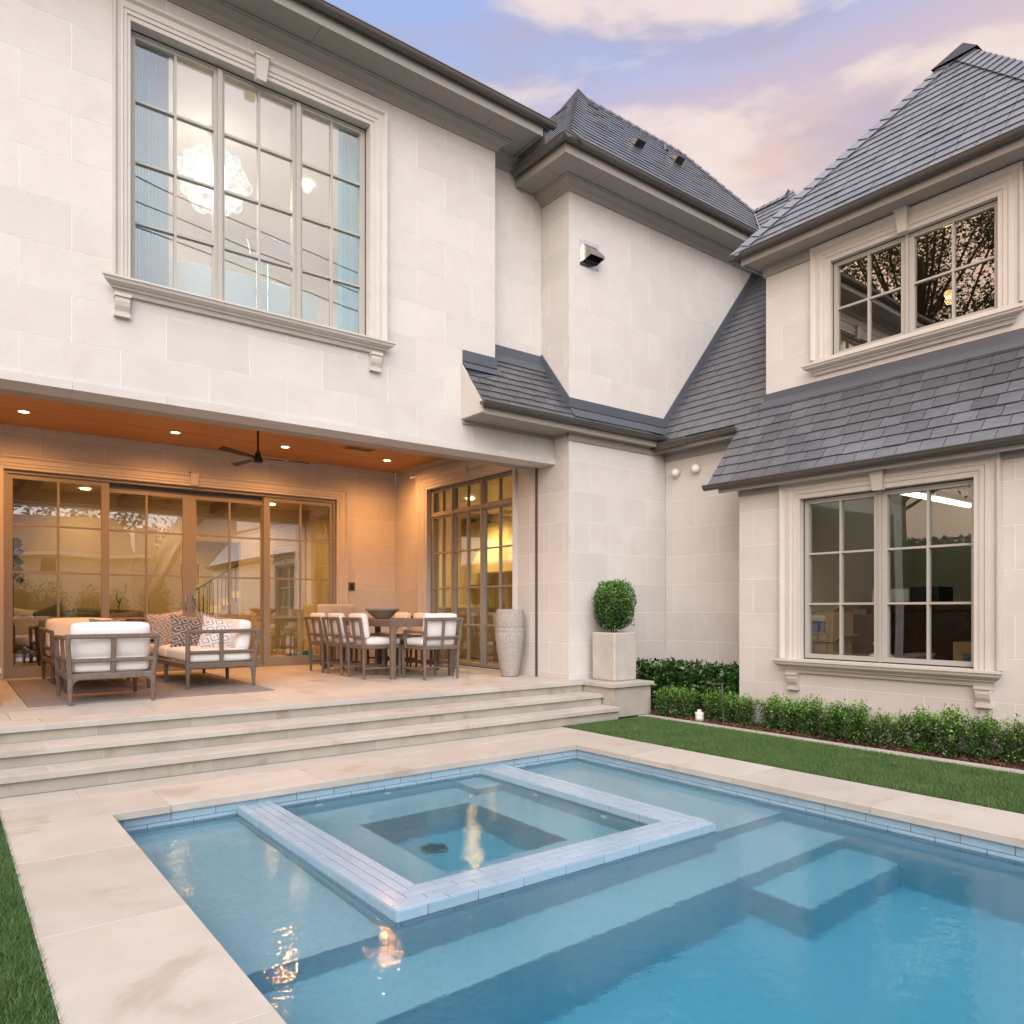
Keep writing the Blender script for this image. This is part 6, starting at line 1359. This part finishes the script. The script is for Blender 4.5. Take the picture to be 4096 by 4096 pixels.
# turf blades
def turf(name, x0, x1, y0, y1, dens, h, label, m='turf', cut=None):
    n = int((x1 - x0) * (y1 - y0) * dens); P = np.stack([rng.uniform(x0, x1, n), rng.uniform(y0, y1, n), np.full(n, -.012)], 1)
    if cut is not None: P = P[cut(P)]
    n = len(P); a = rng.uniform(0, 2 * math.pi, n); w = .0022; d = np.stack([np.cos(a), np.sin(a), np.zeros(n)], 1); b = rng.normal(0, .45, (n, 2)); hh = h * rng.uniform(.6, 1.1, n)
    tip = P + np.stack([b[:, 0] * hh, b[:, 1] * hh, hh], 1)
    v = np.stack([P - d * w, P + d * w, tip], 1).reshape(-1, 3); f = np.arange(3 * n).reshape(n, 3)
    return tag(np_mesh(name, v, f, M[m]), label, 'lawn', kind='stuff')
turf('lawn_grass', 5.675, 7.01, 3.9, 6.41, 26000, .036, 'short green artificial turf between the pool coping and the shrub bed')
turf('lawn_grass', 5.675, 7.01, 1.2, 3.9, 20000, .036, 'short green turf strip running on to the right edge of the photo')
turf('lawn_grass', .02, .303, 2.4, 6.06, 32000, .040, 'green turf at the lower left edge beside the pavers', cut=lambda P: P[:, 0] > P[:, 1] * .045 - .06)
turf('lawn_grass', -1.6, .02, 1.8, 6.06, 5000, .040, 'green turf left of the pool pavers, outside the photo')
# path light and pipe cap
plt_ = thing('path_light', (7.297, 5.42, 0), 'slim bronze hooked path light standing in the mulch bed', 'path light')
MB().bar((7.297, 5.42, -.03), (7.297, 5.45, .47), .026, .018).build('post', M['gutter'], plt_); MB().bar((7.297, 5.43, .475), (7.297, 5.585, .452), .026, .018).bar((7.297, 5.575, .465), (7.297, 5.585, .43), .02, .014).build('hood', M['gutter'], plt_)
cp_ = thing('pipe_cap', (7.33, 5.80, 0), 'short white plastic pipe with a square topped cap in the mulch', 'pipe cap')
MB().lathe((7.33, 5.80, -.02), [(.052, 0), (.052, .09), (.056, .09), (.056, .115), (.0, .118)], 24).build('pipe', M['white'], cp_, smooth=True); MB().box(7.312, 7.348, 5.782, 5.818, .095, .128).build('cap_nut', M['white'], cp_)
tag(smooth(rbox((6.45, 3.05, .035), (.05, .03, .02), .008, (0, 0, 0), 3, 'pebble', 'gutter')), 'tiny grey pebble lying on the turf strip', 'pebble')
# ================================================================== BEHIND THE CAMERA (seen mirrored in the glass)
nh = thing('neighbour_house', (4, -12, 0), 'cream clapboard neighbour house with a brown shingle roof, seen mirrored in the doors', 'house')
ws_ = mat('cream_clapboard', (.74, .70, .60), .7, var=.05); sh_ = mat('brown_shingles', (.20, .15, .12), .85, col2=(.11, .085, .07), nscale=18, stretch=(1, 1, 5)); wt_ = M['white']
mb = MB(); k = 0
while k < 22: mb.hexa([(0.2, -10.02, .1 + k * .16), (7.2, -10.02, .1 + k * .16), (7.2, -10.3, .1 + k * .16), (.2, -10.3, .1 + k * .16)], [(0.2, -10.045, .26 + k * .16), (7.2, -10.045, .26 + k * .16), (7.2, -10.3, .26 + k * .16), (.2, -10.3, .26 + k * .16)]); k += 1
mb.box(-6, 0.2, -12, -10.3, 0, 3.55); mb.build('clapboard_wall', ws_, nh)
MB().hexa([(-6.3, -9.75, 3.56), (7.0, -9.75, 3.56), (7.0, -17, 3.56), (-6.3, -17, 3.56)], [(-5.9, -13, 5.3), (6.2, -13, 5.3), (6.2, -13.6, 5.3), (-5.9, -13.6, 5.3)]).build('roof', sh_, nh)
MB().box(-6.3, 7.0, -9.78, -9.68, 3.46, 3.60).build('gutter', wt_, nh)
MB().box(6.35, 7.15, -10.6, -9.85, 0, 4.7).build('chimney', M['stone'], nh)
w_ = MB().box(3.02, 3.68, -10.0, -9.97, 2.72, 3.40); wn = w_.build('window', wt_, nh); MB().box(3.1, 3.6, -9.97, -9.96, 2.78, 3.34).build('pane', M['black'], wn)
g_ = MB(); g_.prism([(6.9, -8.0, 0), (11.5, -8.0, 0), (11.5, -8.0, 2.2), (9.3, -8.0, 6.2), (6.9, -8.0, 2.2)], (0, -4, 0)); g_.build('gable_wall', ws_, nh)
MB().prism([(6.5, -7.7, 2.0), (9.3, -7.7, 6.6), (9.3, -7.7, 6.35), (6.7, -7.7, 2.0)], (0, -4.4, 0)).prism([(12.1, -7.7, 2.0), (9.3, -7.7, 6.6), (9.3, -7.7, 6.35), (11.9, -7.7, 2.0)], (0, -4.4, 0)).build('gable_roof', sh_, nh)
wn = MB().box(7.7, 8.5, -7.99, -7.95, 2.3, 3.3).build('window', wt_, nh)
for i in range(2):
    for j in range(2): MB().box(7.76 + i * .36, 8.08 + i * .36, -7.95, -7.94, 2.36 + j * .46, 2.78 + j * .46).build('pane', M['black'], wn)
# hedge of bushes on the far side of the lawn
ORD = ('first', 'second', 'third', 'fourth', 'fifth', 'sixth', 'seventh', 'eighth', 'ninth', 'tenth', 'eleventh')
bm = None
for k, x in enumerate((-2.2, -.6, .9, 2.1, 2.95, 4.05, 4.95, 6.2, 7.5, 8.7, 10.1)):
    t_ = thing('garden_bush', (x, -5.2 + .3 * (k % 2), 0), 'tall loose bush facing the terrace, ' + ORD[k] + ' from the left in its row', 'bush', 'row of bushes facing the terrace'); OFF[t_.name] = Vector()
    if bm is None:
        n = 2600; u = rng.normal(size=(n, 3)); u /= np.linalg.norm(u, axis=1)[:, None]; q = u * (rng.uniform(.55, 1.05, n))[:, None] * np.array([.62, .55, 1.15]); q[:, 2] += 1.18
        v, f = leaves(q, .10, up=.6, aspect=3); o_ = np_mesh('foliage', v, f, [M['leaf_box']]); bm = o_.data; bpy.data.objects.remove(o_)
        ib = MB(); b0 = uvs((0, 0, 1.05), .8, 10, 8); 
        for vv in b0.v: vv.x *= .55; vv.y *= .5
        inn = b0.build('inner_foliage', bpy.data.materials['leaf_shade']); im = inn.data; bpy.data.objects.remove(inn)
    link('foliage', bm, t_); link('inner_foliage', im, t_); s = R_.uniform(.88, 1.08); t_.scale = (s, s, s); t_.rotation_euler = (0, 0, R_.random() * 6)
# trees
def tree(name, loc, h, cr, label, seed, n=6000, leaf=.16, group=None):
    g2_ = np.random.default_rng(seed); t_ = thing(name, loc, label, 'tree', group); OFF[t_.name] = Vector(); mb = MB()
    mb.tube([(0, 0, 0), (.05, .05, h * .25), (-.1, .1, h * .5), (0, 0, h * .8)], .03 * h, 8, .006 * h); cl = []
    for k in range(44 if n > 9000 else 26):
        a = k * 2.4; z = h * (.30 + .62 * g2_.random()); rr = cr * (1 - .55 * abs((z / h - .6) / .5)) * g2_.uniform(.55, 1.0); p = (rr * math.cos(a), rr * math.sin(a), z + .08 * h * g2_.random())
        mb.tube([(0, 0, z * .72), (p[0] * .5, p[1] * .5, z * .86), p], (.010 if n < 9000 else .004) * h, 5, .0015 * h); cl.append(p)
    mb.build('trunk', M['twig'], t_, off=False)
    c = np.array(cl)[g2_.integers(0, len(cl), n)] + g2_.normal(size=(n, 3)) * np.array([.15, .15, .11]) * cr
    v, f = leaves(c, leaf, up=-.1, aspect=2.4); np_mesh('crown', v, f, [M['leaf_tree']], t_); return t_
tree('oak_tree', (-7.6, 10.8, 0), 15.5, 4.6, 'large dark oak whose leaves show mirrored in the upper wing window', 3, 90000, .13)
tree('oak_tree', (-9.5, 16.5, 0), 13, 4.2, 'second oak left of the first, mirrored in the upper wing window', 4, 30000, .15)
for k, (x, y, h) in enumerate(((-1, -20, 7.2), (3, -21, 7.6), (7.2, -20.5, 7.0), (11, -19, 6.4))):
    tree('background_tree', (x, y, 0), h, 2.8, ('leftmost', 'second', 'third', 'rightmost')[k] + ' tree behind the neighbour house, mirrored in the doors', 10 + k, 2600, .22)
# overhead wires
wi = thing('overhead_wires', (4, -10, 12), 'thin overhead power lines mirrored in the big upper window', 'power lines')
for k, (za, zb) in enumerate(((14.9, 13.9), (14.0, 13.0), (13.05, 12.2))):
    MB().tube([(-12 + 4 * j, -10.2 + .3 * k, za + (zb - za) * (j * 4 - 16.7) / 7.8 - .25 * math.sin(j / 10 * math.pi) + .2) for j in range(12)], .022, 5).build('wire', M['black'], wi)
# unseen hedge added on the sunset side to darken the wing window reflections
hb_ = thing('reflection_hedge', (-7.5, 3, 0), 'tall dark hedge added out of view to darken the side wing windows', 'hedge')
MB().box(-8.2, -7.2, -8, 15, 0, 3.1).build('inner_foliage', bpy.data.materials['leaf_shade'], hb_)
n = 26000; q = np.stack([rng.uniform(-7.25, -6.95, n) - (-7.5), rng.uniform(-8, 15, n) - 3, rng.uniform(0, 3.35, n)], 1)
k = rng.random(n) < .25; q[k, 0] = rng.uniform(-8.2, -7.0, k.sum()) + 7.5; q[k, 2] = rng.uniform(3.1, 3.4, k.sum())
foliage('foliage', q, .13, [M['leaf_dark'], M['leaf_box']], .4, hb_)
